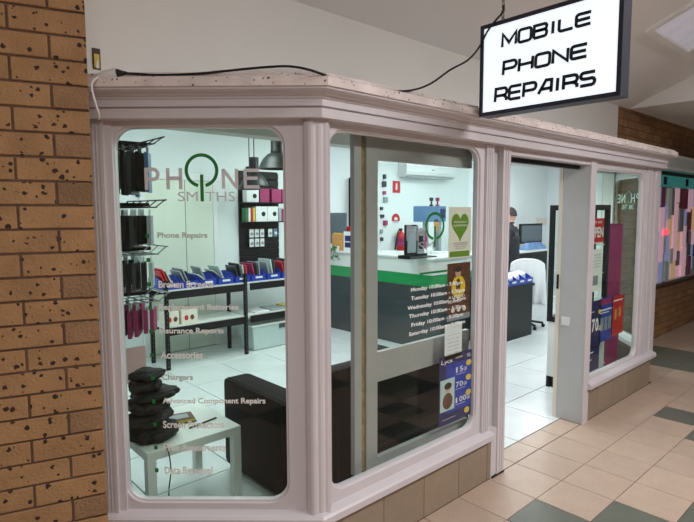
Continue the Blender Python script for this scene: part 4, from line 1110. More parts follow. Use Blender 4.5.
pouch(bxx+.02, byy-.0, TZ+.228, .12, .09, .030, 4, 'black fabric pouch jutting out to the right, above the middle of the pile', .2)
pouch(bxx-.03, byy+.01, TZ+.286, .09, .085, .032, 5, 'black fabric pouch, second from the top of the pile', 1.2)
pouch(bxx-.02, byy+.0, TZ+.348, .085, .08, .028, 6, 'black fabric pouch on top of the pile on the side table', .6)
tag(MB().tube(smoothp([Vector((bxx+.0, TY0+.03, TZ+.012)), Vector((bxx-.0, TY0-.012, TZ-.005)), Vector((bxx+.01, TY0-.02, TZ-.12)), Vector((bxx-.005, TY0-.015, .2)), Vector((bxx+.0, TY0-.03, .02)), Vector((bxx-.06, TY0-.05, .006))]), .0035, 6).build('thin_cable', 'blackm'), 'thin black cable hanging from the pile over the table edge to the floor', 'cable')
bk = thing('magazine', 'stack of worn magazines with dark covers on the side table', 'magazine', (-2.875, 1.22, TZ), rz=R(-14))
MB().box(-.12, .10, -.06, .07, .0, .006, bev=.001).build('lower_cover', 'dark', bk, local=True)
MB().box(-.11, .09, -.055, .065, .0065, .022, bev=.002).build('pages', 'gold', bk, local=True)
MB().box(-.11, .09, -.055, .065, .0225, .026, bev=.001).build('cover', 'brown', bk, local=True)
MB().box(-.05, .06, -.03, .04, .0262, .0268).build('cover_picture', 'silver', bk, local=True)
pn = MB().tube([(-2.88, 1.06, TZ+.006), (-2.68, 1.10, TZ+.006)], .005, 8).build('pen', 'blackm'); tag(pn, 'black pen in front of the magazines on the side table', 'pen')
gz = thing('cable_clip', 'small dark object on the floor below the side table', 'clip', (-2.98, .76, 0))
MB().tube([(-2.99, .76, .02), (-2.985, .76, .05), (-2.975, .765, .055), (-2.965, .76, .02)], .007, 6).build('clip_body', 'dark', gz)

# ------------------------------------------------------------------ black sofa along the front window
sf = thing('sofa', 'black leather two seat sofa with its back against the front window', 'sofa', (-1.8, .8, 0))
SX0, SX1 = -2.52, -1.08
def rounded(mb, x0, x1, y0, y1, z0, z1, r): return mb.box(x0, x1, y0, y1, z0, z1, bev=r)
rounded(MB(), SX0, SX0+.20, .32, 1.30, .05, .64, .035).build('armrest', 'leather', sf, smooth=True)
rounded(MB(), SX1-.18, SX1, .32, 1.30, .05, .64, .035).build('armrest', 'leather', sf, smooth=True)
rounded(MB(), SX0+.01, SX1-.01, .37, .49, .06, .85, .03).build('backrest', 'leather', sf, smooth=True)
rounded(MB(), SX0+.2, SX1-.18, .45, 1.22, .07, .30, .02).build('base', 'leather', sf, smooth=True)
sm_ = (SX0+.2+SX1-.18)/2
rounded(MB(), SX0+.205, sm_-.003, .48, 1.28, .30, .44, .035).build('seat_cushion', 'leather', sf, smooth=True)
rounded(MB(), sm_+.003, SX1-.185, .48, 1.28, .30, .44, .035).build('seat_cushion', 'leather', sf, smooth=True)
for x in (SX0+.05, SX1-.09):
    for y in (.30, 1.22): MB().lathe([(.018, 0), (.025, .06)], x+.02, y, 10).build('foot', 'steel', sf)
# seams of the arm panel
MB().tube([(SX0-.001, .62, .06), (SX0-.001, .62, .63)], .003, 5).build('seam', 'blackm', sf)
MB().tube([(SX0+.03, .36, .641), (SX0+.03, 1.27, .641)], .003, 5).build('seam', 'blackm', sf)

# ------------------------------------------------------------------ reception counter
ct = thing('reception_counter', 'white reception counter with green band and charcoal base', 'counter', (1.0, 2.33, 0))
CX0, CY0, CY1, CX1 = .95, 2.30, 4.28, 2.05
def counter_layer(nm, m, z0, z1, ov, parent, bev=.004):
    # L shape: wing along y, wing along x, with overhang ov
    d_ = .62
    pl = [(CX0-ov, CY0-ov), (CX1, CY0-ov), (CX1, CY0+d_), (CX0+d_, CY0+d_), (CX0+d_, CY1), (CX0-ov, CY1)]
    n = len(pl); vs = [(x, y, z0) for x, y in pl]+[(x, y, z1) for x, y in pl]
    return MB().add(vs, [tuple(range(n))[::-1], tuple(range(n, 2*n))]+[(i, (i+1) % n, (i+1) % n+n, i+n) for i in range(n)]).build(nm, m, parent, bevel=bev)
counter_layer('base', 'dark', 0, .80, 0, ct); counter_layer('green_band', 'green', .80, .952, .004, ct); counter_layer('upper_panel', 'white', .952, 1.145, .008, ct)
counter_layer('counter_top', 'white', 1.145, 1.172, .03, ct)
CT = 1.172
# items on the counter
mo = thing('monitor', 'dark grey computer monitor on the left end of the reception counter', 'monitor', (1.2, 4.05, CT))
FY = frame(1.04, 0, 0, -1)
a0, _ = at(326.5, 230, FY); a1, _ = at(345.5, 230, FY)
MB().prism([(a0, CT+.09), (a1, CT+.09), (a1, 1.73), (a0, 1.73)], -.03, 0, FY).build('screen_back', 'screen', mo, bevel=.008)
MB().box(1.06, 1.09, -a1+.14, -a0-.14, CT+.01, CT+.2).build('stand', 'black', mo); MB().box(1.0, 1.18, -a1+.08, -a0-.08, CT, CT+.012, bev=.003).build('foot', 'black', mo)
def counter_box(nm, label, cat, px0, px1, pyt, X, m, dp, parts=None):
    f = frame(X, 0, 0, -1); a0, z1 = at(px0, pyt, f); a1, _ = at(px1, pyt, f)
    t = thing(nm, label, cat, f((a0+a1)/2, CT, 0)); MB().prism([(a0, CT), (a1, CT), (a1, z1), (a0, z1)], -dp, 0, f).build('body', m, t, bevel=.003)
    return t, f, a0, a1, z1
t, f, a0, a1, z1 = counter_box('wooden_holder', 'orange timber brochure holder in front of the monitor', 'holder', 332, 342, 234, .985, 'orange', .05)
MB().prism([(a0+.01, z1-.03), (a1-.01, z1-.03), (a1-.01, z1+.02), (a0+.01, z1+.02)], -.03, -.02, f).build('brochures', 'gold', t)
t, f, a0, a1, z1 = counter_box('price_sign', 'white stand-up sign with two navy panels beside the timber holder', 'sign', 343.5, 352, 231.5, .96, 'whitem', .02)
for k, (u0, u1) in enumerate(((.2, .48), (.54, .8))): MB().prism([(a0+.03, z1-(z1-CT)*u1), (a1-.03, z1-(z1-CT)*u1), (a1-.03, z1-(z1-CT)*u0), (a0+.03, z1-(z1-CT)*u0)], 0, .002, f).build('navy_panel', 'navy', t)
t, f, a0, a1, z1 = counter_box('red_box', 'red box behind the white stand-up sign on the counter', 'box', 346, 356, 226.5, 1.10, 'redm', .08)
MB().prism([(a0+.02, CT+.1), (a1-.02, CT+.1), (a1-.02, CT+.2), (a0+.02, CT+.2)], 0, .002, f).build('white_label', 'paper', t)
# trailing plant
pt = thing('trailing_plant', 'small trailing plant hanging over the front edge of the counter', 'plant', (.9, 4.0, CT))
FP2 = frame(.90, 0, 0, -1); a0, _ = at(333, 256, FP2)
MB().lathe([(.001, CT), (.04, CT), (.05, CT+.07), (.045, CT+.07), (.036, CT+.01), (.001, CT+.01)], .99, -a0, 14).build('pot', 'whitem', pt)
rl = random.Random(9); lv = 0
for k in range(5):
    s0 = Vector((.98, -a0+rl.uniform(-.03, .03), CT+.07)); pts = [s0, Vector((.90, s0.y+rl.uniform(-.05, .05), CT+.04)), Vector((.885, s0.y+rl.uniform(-.1, .1), CT-.06)), Vector((.89, s0.y+rl.uniform(-.12, .1), CT-rl.uniform(.1, .17)))]
    sp2 = smoothp(pts, 3); MB().tube(sp2, .003, 5).build('stem', 'plant', pt)
    for p in sp2[2::2]:
        c = p+Vector((rl.uniform(-.012, -.002), rl.uniform(-.025, .025), rl.uniform(-.02, .02))); a = rl.uniform(0, 6.28); L1 = rl.uniform(.022, .034)
        u = Vector((.2, math.cos(a), math.sin(a))).normalized(); v = Vector((1, .1, 0)).cross(u).normalized(); nn = u.cross(v)*.004
        MB().add([c-u*L1, c+v*L1*.6+nn, c+u*L1, c-v*L1*.6+nn], [(0, 1, 2), (0, 2, 3), (0, 3, 1), (1, 3, 2)]).build('leaf', 'plant', pt)
# brochure stand and tray
def yb(px, Y): f = frame(0, Y, 1, 0); return f
F25 = frame(0, 2.62, 1, 0)
def onbox(nm, label, cat, x0, x1, yt, f, m, dp, base=CT, yb_=None):
    a0, z1 = at(x0, yt, f); a1, _ = at(x1, yt, f); zb = base if yb_ is None else at(x0, yb_, f)[1]
    t = thing(nm, label, cat, f((a0+a1)/2, zb, 0)) if label else None
    return t, a0, a1, zb, z1
t, a0, a1, zb, z1 = onbox('screen_holder', 'grey tablet display in a black frame standing on the counter', 'display', 406.5, 417, 225, F25, 'silver', .03)
MB().prism([(a0, zb), (a1, zb), (a1, z1), (a0, z1)], -.04, 0, F25).build('frame', 'black', t, bevel=.004); MB().prism([(a0+.02, zb+.05), (a1-.02, zb+.05), (a1-.02, z1-.02), (a0+.02, z1-.02)], 0, .004, F25).build('face', 'silver', t)
t, a0, a1, zb, z1 = onbox('brochure_stand', 'second grey stand with black base right of the tablet display', 'display', 418, 424.5, 228, F25, 'silver', .03)
MB().prism([(a0, zb), (a1, zb), (a1, z1), (a0, z1)], -.04, 0, F25).build('frame', 'silver', t, bevel=.004); MB().prism([(a0+.02, zb+.07), (a1-.02, zb+.07), (a1-.02, z1-.10), (a0+.02, z1-.10)], 0, .004, F25).build('face', 'black', t)
F24 = frame(0, 2.42, 1, 0)
t, a0, a1, zb, z1 = onbox('tray', 'flat black tray lying on the counter in front of the tablet display', 'tray', 406, 434, 251, F24, 'black', .1)
MB().box(a0, a1, 2.37, 2.55, CT, CT+.014, bev=.003).build('base', 'black', t); MB().box(a0, a0+.02, 2.37, 2.55, CT+.014, CT+.04).build('rim', 'black', t); MB().box(a0+.02, a1, 2.53, 2.55, CT+.014, CT+.04).build('rim', 'black', t)
for i, px in enumerate((419.5, 423.5, 427.5, 431)):
    F26 = frame(0, 2.70, 1, 0); a0, _ = at(px, 240, F26)
    g = MB().lathe([(.001, CT), (.03, CT), (.034, CT+.05), (.02, CT+.085), (.012, CT+.09), (.001, CT+.092)], a0, 2.70, 12).build('white_bottle', 'whitem', smooth=True)
    tag(g, 'white squat bottle on the counter, %s from the left in the row' % ords[i], 'bottle', 'white bottles on the counter')
# equipment cabinet with knobs
EQ = frame(0, 2.95, 1, 0)
a0, z1 = at(427, 206, EQ); a1, _ = at(441, 206, EQ); _, zb = at(427, 222, EQ)
eq = thing('test_machine', 'blue grey repair machine with two knobs on the counter', 'machine', EQ((a0+a1)/2, CT, -.1))
MB().box(a0, a1+.12, 2.95, 3.2, zb, z1, bev=.006).build('housing', 'steelblue', eq); MB().box(a0+.30, a1+.10, 2.945, 2.95, zb+.05, z1-.04).build('display_panel', 'navy', eq)
MB().box(a0+.04, a0+.10, 3.0, 3.06, CT, zb).build('leg', 'silver', eq); MB().box(a1+.02, a1+.08, 3.0, 3.06, CT, zb).build('leg', 'silver', eq)
for k in (.22, .36):
    MB().lathe([(.001, z1), (.03, z1), (.03, z1+.02), (.012, z1+.025), (.012, z1+.07), (.028, z1+.075), (.03, z1+.12), (.001, z1+.125)], a0+k, 3.05, 14).build('knob', 'dark' if k < .3 else 'magenta', eq, smooth=True)
for i, (px, m_, hh, lab) in enumerate(((419, 'plant', .34, 'green spray bottle'), (421.5, 'whitem', .30, 'white pump bottle'), (425, 'magenta', .36, 'dark pink bottle'))):
    F28 = frame(0, 2.9, 1, 0); a0, _ = at(px, 240, F28)
    g = thing('bottle', lab+' behind the brochure stands on the counter', 'bottle', (a0, 2.9, CT)); MB().lathe([(.001, CT), (.03, CT), (.032, CT+hh*.6), (.012, CT+hh*.75), (.012, CT+hh*.85)], a0, 2.9, 12).build('body', m_, g, smooth=True)
    MB().box(a0-.03, a0+.014, 2.89, 2.91, CT+hh*.85, CT+hh, bev=.003).build('trigger', 'whitem' if i else 'yellow', g)
ms = thing('microscope', 'bench microscope with a dark head on the counter behind the green ring', 'microscope', (1.33, 2.62, CT))
F27 = frame(0, 2.75, 1, 0); a0, _ = at(437, 240, F27); _, zz = at(437, 222, F27)
MB().box(a0-.08, a0+.08, 2.66, 2.84, CT, CT+.025, bev=.004).build('base', 'whitem', ms); MB().lathe([(.014, CT+.02), (.014, zz)], a0+.03, 2.80, 10).build('column', 'steel', ms)
MB().tube([(a0+.03, 2.80, zz), (a0-.03, 2.74, zz+.01)], .03, 10).build('head', 'dark', ms); MB().lathe([(.02, zz-.12), (.035, zz-.02), (.03, zz)], a0-.03, 2.74, 12).build('objective', 'orange', ms)

# wall things: air conditioner, extinguisher, signs
ac = thing('air_conditioner', 'white split air conditioner high on the shop back wall', 'air conditioner', (3.1, YB, 2.35))
a0, z1 = at(398, 161.5, FK); a1, _ = at(447.5, 167, FK); _, z0 = at(398, 177, FK)
d0 = .22
pr_ = [(0, 0), (.12, -.0), (.19, .04), (.21, .10), (.21, .2), (.18, .27), (0, .28)]
k = (z1-z0)/.28
vs = [(a0, YB-y, z0+z*k) for y, z in pr_]+[(a1, YB-y, z0+z*k) for y, z in pr_]; n = len(pr_)
MB().add(vs, [tuple(range(n)), tuple(range(n, 2*n))[::-1]]+[(i, (i+1) % n, (i+1) % n+n, i+n) for i in range(n)]).build('casing', 'whitem', ac, bevel=.012)
MB().box(a0+.06, a1-.06, YB-.19, YB-.10, z0-.004, z0+.012).build('louvre', 'silver', ac)
MB().box((a0+a1)/2-.03, (a0+a1)/2+.03, YB-.213, YB-.210, z0+.13, z0+.145).build('badge', 'dark', ac)
es = thing('extinguisher_sign', 'red rectangular fire extinguisher sign on the back wall', 'sign', (2.5, YB, 2.1))
a0, z1 = at(392.6, 180.8, FK); a1, z0 = at(400, 193, FK)
MB().prism([(a0, z0), (a1, z0), (a1, z1), (a0, z1)], 0, .004, FK).build('plate', 'redm', es); MB().prism([((a0+a1)/2-.02, z0+.05), ((a0+a1)/2+.02, z0+.05), ((a0+a1)/2+.02, z1-.04), ((a0+a1)/2-.02, z1-.04)], .004, .006, FK).build('symbol', 'paper', es)
rs_ = thing('round_sign', 'round red and white sign above the fire extinguisher', 'sign', (2.5, YB, 1.5))
ca, cz2 = at(395.6, 219.5, FK); rr = .105
MB().prism([(ca+rr*math.cos(R(15*i)), cz2+rr*math.sin(R(15*i))) for i in range(24)], 0, .004, FK).build('plate', 'paper', rs_)
MB().prism([(ca+rr*math.cos(R(15*i)), cz2+rr*math.sin(R(15*i))) for i in range(-1, 14)], .004, .006, FK).build('red_top', 'redm', rs_)
MB().prism([(ca-.045, cz2-.01), (ca+.045, cz2-.01), (ca+.03, cz2+.04), (ca-.03, cz2+.04)], .006, .008, FK).build('symbol', 'paper', rs_)
text(MB(), FK, 'FIRE', ca-.06, ca+.06, cz2-.06, cz2-.03, .006).build('lettering', 'text', rs_)
ex = thing('fire_extinguisher', 'red fire extinguisher with black hose hanging on the back wall', 'fire extinguisher', (2.55, YB-.1, 1.1))
ce_, ze0 = at(397, 250, FK); _, ze1 = at(397, 230, FK)
prf = [(.001, 0), (.07, 0), (.075, .02), (.075, .30), (.055, .36), (.025, .39), (.022, .42), (.001, .42)]
kz = (ze1-ze0)/.42
MB().lathe([(r, ze0+z*kz) for r, z in prf], ce_, YB-.09, 18).build('cylinder', 'redm', ex, smooth=True)
MB().lathe([(.0755, ze0+.10*kz), (.0765, ze0+.11*kz), (.0765, ze0+.24*kz), (.0755, ze0+.25*kz)], ce_, YB-.09, 18).build('label_band', 'magenta', ex)
MB().box(ce_-.05, ce_+.03, YB-.10, YB-.08, ze1, ze1+.03, bev=.004).build('lever', 'black', ex)
MB().tube(smoothp([Vector((ce_-.02, YB-.10, ze1+.0)), Vector((ce_-.09, YB-.11, ze1-.02)), Vector((ce_-.14, YB-.11, ze1-.2)), Vector((ce_-.17, YB-.11, ze0+.02))]), .012, 8).build('hose', 'blackm', ex, smooth=True)
# pegboard panel and black tower rack
pg = thing('pegboard_panel', 'white pegboard panel with small accessories left of the extinguisher', 'display', (2.1, YB-.03, .3))
a0, _ = at(377, 220, FK); a1, _ = at(386, 220, FK)
MB().box(a0-.25, a1, YB-.03, YB-.002, .2, 2.5).build('board', 'whitem', pg)
pr9 = random.Random(4)
for i in range(9):
    z = 1.25+i*.13; x = a0+pr9.uniform(.02, .12)
    MB().box(x, x+pr9.uniform(.04, .09), YB-.07, YB-.031, z, z+pr9.uniform(.04, .10), bev=.003).build('accessory', ('dark', 'silver', 'magenta', 'dark')[i % 4], pg)
tr = thing('tower_rack', 'narrow black pocket rack with white packs seen beside the sash post', 'rack', (1.5, YB-.1, .8))
a0, z1 = at(348.5, 178, FK); a1 = a0+.28
MB().box(a0, a0+.04, YB-.16, YB-.01, CT, z1).build('side_rail', 'black', tr)
MB().box(a1, a1+.04, YB-.16, YB-.01, CT, z1).build('side_rail', 'black', tr)
MB().box(a0, a1+.04, YB-.02, YB-.002, CT, z1).build('backing', 'dark', tr)
for i in range(5):
    z = CT+.05+i*.2; MB().box(a0+.04, a1, YB-.15, YB-.02, z, z+.02).build('shelf', 'black', tr)
    MB().box(a0+.07, a1-.05, YB-.12, YB-.06, z+.02, z+.15, bev=.004).build('white_pack', 'whitem', tr)

# ------------------------------------------------------------------ low black desk seen through the door, bins of bags
dk = thing('low_desk', 'low black desk panel seen through the doorway', 'desk', (2.4, 1.93, 0))
MB().box(1.60, 2.73, 1.93, 1.96, 0, .70).build('front_panel', 'black', dk); MB().box(2.70, 2.73, 1.96, 2.28, 0, .70).build('side_panel', 'black', dk)
MB().box(1.58, 2.75, 1.91, 2.29, .70, .74, bev=.004).build('desk_top', 'black', dk)
for i in range(5):
    x = 1.72+i*.2
    o = copy_tree(b0); o.location = (x, 1.93, .742); o.rotation_euler = (0, 0, 0); o['group'] = 'blue bins on the low black desk'
    o['label'] = 'blue parts bin on the low black desk, %s from the left' % ords[i]
    for j in range(2):
        rp = random.Random(i*5+j); g = MB()
        bm = bmesh.new(); bmesh.ops.create_icosphere(bm, subdivisions=2, radius=1)
        for v in bm.verts: v.co = Vector((v.co.x*.05, v.co.y*.11, v.co.z*.07))*(1+.25*math.sin(9*v.co.x+7*v.co.z+i+j))
        g.add([v.co+Vector((x+.055+.09*j, 2.10, .83)) for v in bm.verts], [tuple(v.index for v in f.verts) for f in bm.faces]); bm.free()
        tag(g.build('parts_bag', 'bag'), 'clear plastic bag in the %s desk bin, %s of two' % (ords[i], ('left', 'right')[j]), 'bag', 'plastic bags in the desk bins')
# desk chair with white jacket
chx, chy = unproj(526, 300, 8.15).xy
cr_ = thing('desk_chair', 'black swivel desk chair under a white coat', 'chair', (chx, chy, 0), rz=R(-58))
MB().box(-.22, .22, -.22, .22, .42, .50, bev=.03).build('seat', 'black', cr_, smooth=True, local=True)
MB().box(-.20, .20, -.25, -.19, .60, 1.02, bev=.03).build('backrest', 'black', cr_, smooth=True, local=True)
MB().lathe([(.03, .08), (.03, .42)], 0, 0, 12).build('column', 'steel', cr_, local=True)
for k in range(5):
    a = R(72*k+10); lg = MB().tube([(0, 0, .10), (.26*math.cos(a), .26*math.sin(a), .06)], .018, 6).build('base_leg', 'black', cr_, local=True)
    MB().lathe([(.022, 0), (.028, .02), (.022, .045)], .26*math.cos(a), .26*math.sin(a), 8).build('castor', 'black', cr_, local=True)
# coat: draped grid over the backrest
ct_ = MB(); nx_, nz_ = 22, 14; vs = []; fs = []
for side, yy in ((0, -.27), (1, -.17)):
    for j in range(nz_+1):
        z = 1.05-(.66 if side == 0 else .40)*j/nz_
        for i in range(nx_+1):
            u = i/nx_-.5; wd = .235+.03*j/nz_
            round_ = -.07*(abs(u)*2)**3 if j < 3 else 0
            vs.append((u*2*wd, yy+(-.022 if side == 0 else .022)*math.sin(u*26+j*.25)*(j/nz_)-(0 if side else .012*j/nz_), z+round_))
W_ = nx_+1
for side in range(2):
    b_ = side*W_*(nz_+1)
    for j in range(nz_):
        for i in range(nx_): fs.append((b_+j*W_+i, b_+j*W_+i+1, b_+(j+1)*W_+i+1, b_+(j+1)*W_+i))
for i in range(nx_): fs.append((i, i+1, W_*(nz_+1)+i+1, W_*(nz_+1)+i))
ct_.add(vs, fs); cob = ct_.build('white_coat', 'whitem', None, smooth=True); cob.location = (0, 0, 0)
me = cob.data
mnx = [v.co.copy() for v in me.vertices]
# bring back to chair local space
cobox = ((min(v[0] for v in vs)+max(v[0] for v in vs))/2, (min(v[1] for v in vs)+max(v[1] for v in vs))/2, min(v[2] for v in vs))
cob.rotation_euler = (0, 0, R(-58)); cob.location = Vector((chx, chy, 0))+Matrix.Rotation(R(-58), 3, 'Z') @ Vector(cobox)
so_ = cob.modifiers.new('thickness', 'SOLIDIFY'); so_.thickness = .008
tag(cob, 'white coat draped over the back of the desk chair', 'coat')

# ------------------------------------------------------------------ far workbench with monitor
wk = thing('work_bench', 'dark fronted bench with white top and screen wall at the back of the shop', 'desk', (5.2, 3.6, 0))
q0 = unproj(522, 262, 9.6); q1 = unproj(549, 262, 9.6)
bx0, bx1 = 4.35, 6.4
MB().box(bx0, bx1, 3.62, 3.66, 0, .92).build('front_panel', 'black', wk); MB().box(bx0-.02, bx1, 3.6, 4.3, .92, .96, bev=.004).build('bench_top', 'white', wk)
MB().box(bx0, bx1, 4.28, 4.33, .96, 1.5).build('screen_wall', 'white', wk)
MB().box(bx0+.02, bx0+.05, 3.66, 4.28, 0, .92).build('side_panel', 'black', wk)
mo2 = thing('monitor', 'black framed monitor on the far workbench behind the desk chair', 'monitor', (5.3, 3.95, .96))
FM = frame(0, 3.95, 1, 0)
a0, z1 = at(521, 224, FM); a1, _ = at(542.5, 224, FM); z0m = max(at(521, 244, FM)[1], 1.0)
MB().prism([(a0, z0m), (a1, z0m), (a1, z1), (a0, z1)], -.05, 0, FM).build('bezel', 'black', mo2, bevel=.006)
MB().prism([(a0+.04, z0m+.04), (a1-.04, z0m+.04), (a1-.04, z1-.04), (a0+.04, z1-.04)], 0, .004, FM).build('screen', 'screen', mo2)
MB().box((a0+a1)/2-.04, (a0+a1)/2+.04, 3.98, 4.0, .96, z0m+.05).build('stand', 'black', mo2); MB().box((a0+a1)/2-.14, (a0+a1)/2+.14, 3.9, 4.08, .96, .972).build('foot', 'black', mo2)
FM2 = frame(0, 3.72, 1, 0)
a0, _ = at(523, 243, FM2); a1, _ = at(545, 243, FM2)
cl = MB(); nx_ = 24; vs = []; fs = []
for j in range(9):
    for i in range(nx_+1):
        u = i/nx_; v = j/8; e = min(u, 1-u, v, 1-v)
        vs.append((a0+(a1-a0)*u, 3.64+.25*v, .962+.14*min(1, e*5)*(.7+.3*math.sin(u*22+v*9))))
for j in range(8):
    for i in range(nx_): fs.append((j*(nx_+1)+i, j*(nx_+1)+i+1, (j+1)*(nx_+1)+i+1, (j+1)*(nx_+1)+i))
cl.add(vs, fs); c_ = cl.build('blue_cloth', 'steelblue', smooth=True); tag(c_, 'crumpled blue cloth on the far workbench in front of the monitor', 'cloth')
fb = thing('framed_picture', 'small beige frame on the back wall above the far bench', 'picture', (6.9, YB, 1.5))
a0, z1 = at(540, 218, FK); a1, z0 = at(549, 224, FK)
MB().prism([(a0-.2, z0), (a1, z0), (a1, z1), (a0-.2, z1)], 0, .02, FK).build('frame', 'cream', fb)

# ------------------------------------------------------------------ glass display cabinet inside the door
gc = thing('display_cabinet', 'tall black framed glass display cabinet with white base just inside the doorway', 'cabinet', (.9, .4, 0))
gx0, gx1, gy0, gy1 = .72, 1.05, .24, .68; gt, gb = 1.80, .66
MB().box(gx0+.01, gx1, gy0+.01, gy1-.01, .11, gb-.001).build('base_cupboard', 'white', gc)
MB().box(gx0+.03, gx1-.02, gy0+.03, gy1-.02, 0, .11).build('kickboard', 'black', gc)
MB().box(gx0+.008, gx0+.03, gy1-.04, gy1-.008, 0, .11).build('kickboard', 'black', gc)
w_ = .045
for x in (gx0, gx1-.03):
    for y in (gy0, gy1-w_): MB().box(x, x+.03, y, y+w_, gb, gt).build('post', 'black', gc)
for z in (gb, gt-.05):
    MB().box(gx0, gx0+.03, gy0+w_, gy1-w_, z, z+.05).build('rail', 'black', gc); MB().box(gx1-.03, gx1, gy0+w_, gy1-w_, z, z+.05).build('rail', 'black', gc)
    MB().box(gx0+.03, gx1-.03, gy0, gy0+w_, z, z+.05).build('rail', 'black', gc); MB().box(gx0+.03, gx1-.03, gy1-w_, gy1, z, z+.05).build('rail', 'black', gc)
MB().box(gx0+.012, gx0+.016, gy0+w_, gy1-w_, gb+.05, gt-.05).build('glass_door', 'cabglass', gc)
for z in (.90, 1.15, 1.42): MB().box(gx0+.03, gx1-.03, gy0+.03, gy1-.03, z, z+.006).build('glass_shelf', 'clear', gc)
MB().lathe([(.035, -.004), (.05, -.004), (.05, .004), (.035, .004), (.035, -.004)], 0, 0, 20, Matrix.Translation((gx0-.004, gy0+.02, 1.60)) @ Matrix.Rotation(R(90), 4, 'Y')).build('ring_handle', 'paper', gc)
for i, (z, y, m_, nm, lab) in enumerate(((1.426, .50, 'dark', 'camera', 'dark grey camera on the top glass shelf of the cabinet'), (1.156, .52, 'blackm', 'camera', 'black camera on the middle glass shelf of the cabinet'), (.906, .48, 'silver', 'camera', 'silver camera on the lowest glass shelf of the cabinet'))):
    c = thing(nm, lab, 'camera', (.82, y, z)); MB().box(.79, .85, y-.055, y+.055, z, z+.075, bev=.008).build('body', m_, c, smooth=True)
    MB().lathe([(.001, -.04), (.026, -.04), (.028, 0), (.001, 0)], 0, 0, 14, Matrix.Translation((.79, y, z+.036)) @ Matrix.Rotation(R(90), 4, 'Y')).build('lens', 'blackm', c)
# pull-up banner behind window_3
bn = thing('banner_stand', 'tall deep pink pull-up banner behind the right front window', 'banner', (1.35, .35, 0))
bq = unproj(617, 300, 5.25)
MB().box(1.20, 1.235, .19, .30, .02, 1.62).build('fabric', 'pinkc', bn); MB().box(1.15, 1.29, .17, .32, 0, .05, bev=.006).build('base', 'silver', bn)
MB().tube([(1.245, .245, .05), (1.245, .245, 1.64)], .01, 6).build('pole', 'steel', bn)

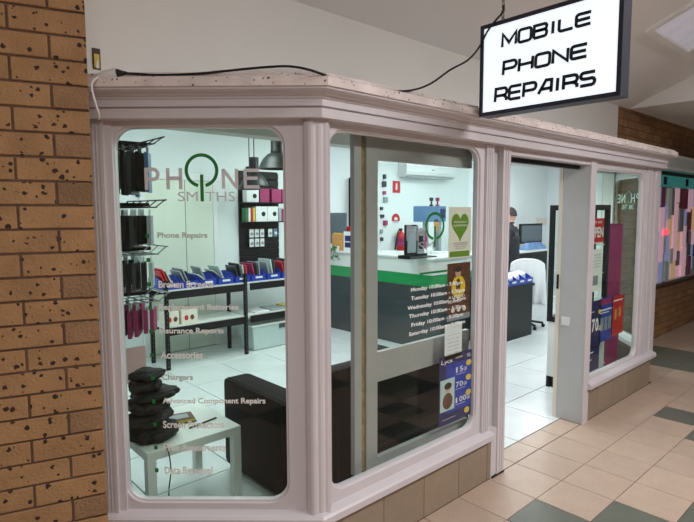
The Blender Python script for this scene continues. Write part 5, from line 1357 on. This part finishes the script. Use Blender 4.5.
# ------------------------------------------------------------------ person in a black jacket, back turned
ppos = unproj(509.5, 300, 8.75); PX, PY = ppos.x, ppos.y
def person(x, y, face):
    p = thing('person', 'person in a black jacket standing with back turned behind the low desk', 'person', (x, y, 0), rz=face)
    bm_v = []; bm_e = []; rad = []
    def V(a, b, c, r, link=None, r2=None):
        bm_v.append((a, b, c)); rad.append((r, r2 or r)); i = len(bm_v)-1
        if link is not None: bm_e.append((link, i))
        return i
    # faces +y locally; z up
    pel = V(0, 0, .98, .15, r2=.11); ab = V(0, 0, 1.14, .145, pel, .10); ch_ = V(0, .0, 1.32, .165, ab, .11); up = V(0, -.01, 1.43, .13, ch_, .09); nk = V(0, .0, 1.53, .055, up); hd = V(0, .02, 1.60, .06, nk)
    for s in (-1, 1):
        sh = V(s*.17, -.01, 1.44, .062, up); el = V(s*.24, -.02, 1.16, .047, sh); wr2 = V(s*.22, .17, 1.02, .030, el); pa = V(s*.21, .24, 1.0, .034, wr2, .016)
        for k in range(4):
            f1 = V(s*.21+(k-1.5)*.019, .285, 1.0, .0085, pa); f2 = V(s*.21+(k-1.5)*.02, .315-.006*abs(k-1.5), .985, .008, f1); V(s*.21+(k-1.5)*.02, .33-.006*abs(k-1.5), .965, .007, f2)
        t1_ = V(s*.21-s*.036, .235, .995, .010, pa); V(s*.21-s*.05, .265, .985, .008, t1_)
        hp_ = V(s*.095, 0, .90, .10, pel); kn = V(s*.10, .01, .50, .065, hp_); an_ = V(s*.10, -.01, .09, .045, kn); V(s*.105, .12, .045, .04, an_, .03)
    me = bpy.data.meshes.new('body'); me.from_pydata(bm_v, bm_e, []); me.materials.append(M['suit'])
    o = bpy.data.objects.new('body', me); o.parent = p; COL.objects.link(o)
    sk = o.modifiers.new('skin', 'SKIN')
    for i, (r1, r2) in enumerate(rad): me.skin_vertices[0].data[i].radius = (r1, r2)
    me.skin_vertices[0].data[0].use_root = True
    ss = o.modifiers.new('sub', 'SUBSURF'); ss.levels = 1; ss.render_levels = 2
    # head with face
    bm = bmesh.new(); bmesh.ops.create_uvsphere(bm, u_segments=28, v_segments=20, radius=1)
    for v in bm.verts:
        x_, y_, z_ = v.co; w2 = .076*(1-.22*max(0, -z_)); yy = y_*.096; 
        if z_ < -.3 and y_ > 0: yy *= .96
        nose = .022*math.exp(-((x_/.16)**2+((z_+.12)/.22)**2)) if y_ > 0 else 0
        eye = -.008*sum(math.exp(-(((x_-s*.38)/.17)**2+((z_-.08)/.14)**2)) for s in (-1, 1)) if y_ > 0 else 0
        lip = .006*math.exp(-((x_/.28)**2+((z_+.52)/.09)**2)) if y_ > 0 else 0
        v.co = Vector((x_*w2, yy+nose+eye+lip+.025, z_*.118+1.675))
    hm = MB().add([v.co.copy() for v in bm.verts], [tuple(v.index for v in f.verts) for f in bm.faces]); bm.free()
    hm.build('head', 'skin', p, smooth=True, local=True)
    for s in (-1, 1): MB().lathe([(.001, 0), (.022, .002), (.024, .012), (.012, .016), (.001, .010)], 0, 0, 12, Matrix.Translation((s*.074, .015, 1.665)) @ Matrix.Rotation(R(90*s), 4, 'Y') @ Matrix.Scale(1.35, 4, (1, 0, 0))).build('ear', 'skin', p, local=True)
    MB().lathe([(.05, 1.49), (.058, 1.53), (.05, 1.57), (.048, 1.62)], 0, .01, 16).build('neck', 'skin', p, smooth=True, local=True)
    bm = bmesh.new(); bmesh.ops.create_uvsphere(bm, u_segments=26, v_segments=18, radius=1)
    dl = [v for v in bm.verts if (v.co.z < -.30) or (v.co.y > .25 and v.co.z < .45)]
    bmesh.ops.delete(bm, geom=dl, context='VERTS')
    for v in bm.verts:
        k = 1+.02*math.sin(30*v.co.x)*math.sin(22*v.co.z); v.co = Vector((v.co.x*.084*k, v.co.y*.106*k+.02, v.co.z*.126*k+1.685))
    bm.verts.index_update(); hm = MB().add([v.co.copy() for v in bm.verts], [tuple(v.index for v in f.verts) for f in bm.faces]); bm.free()
    h_ = hm.build('hair', 'hair', p, smooth=True, local=True)
    MB().lathe([(.060, 1.485), (.066, 1.50), (.060, 1.545), (.055, 1.54)], 0, 0, 18).build('shirt_collar', 'paper', p, smooth=True, local=True)
    # jacket skirt and hem over the hips
    n = 20; vs = []; fs = []
    for j, (z, rx, ry) in enumerate(((1.40, .165, .105), (1.28, .20, .135), (1.12, .185, .13), (.98, .20, .145), (.84, .215, .16))):
        for i in range(n): a = 2*math.pi*i/n; vs.append((rx*math.cos(a), ry*math.sin(a), z))
    for j in range(4):
        for i in range(n): fs.append((j*n+i, j*n+(i+1) % n, (j+1)*n+(i+1) % n, (j+1)*n+i))
    jk = MB().add(vs, fs).build('jacket', 'suit', p, smooth=True, local=True); sd = jk.modifiers.new('t', 'SOLIDIFY'); sd.thickness = .008
    for s in (-1, 1): MB().lathe([(.028, 0), (.03, .02)], s*.22, .185, 12).add([], []).build('shirt_cuff', 'paper', p, local=True).location.z = 1.0
    return p
person(PX, PY, R(15))
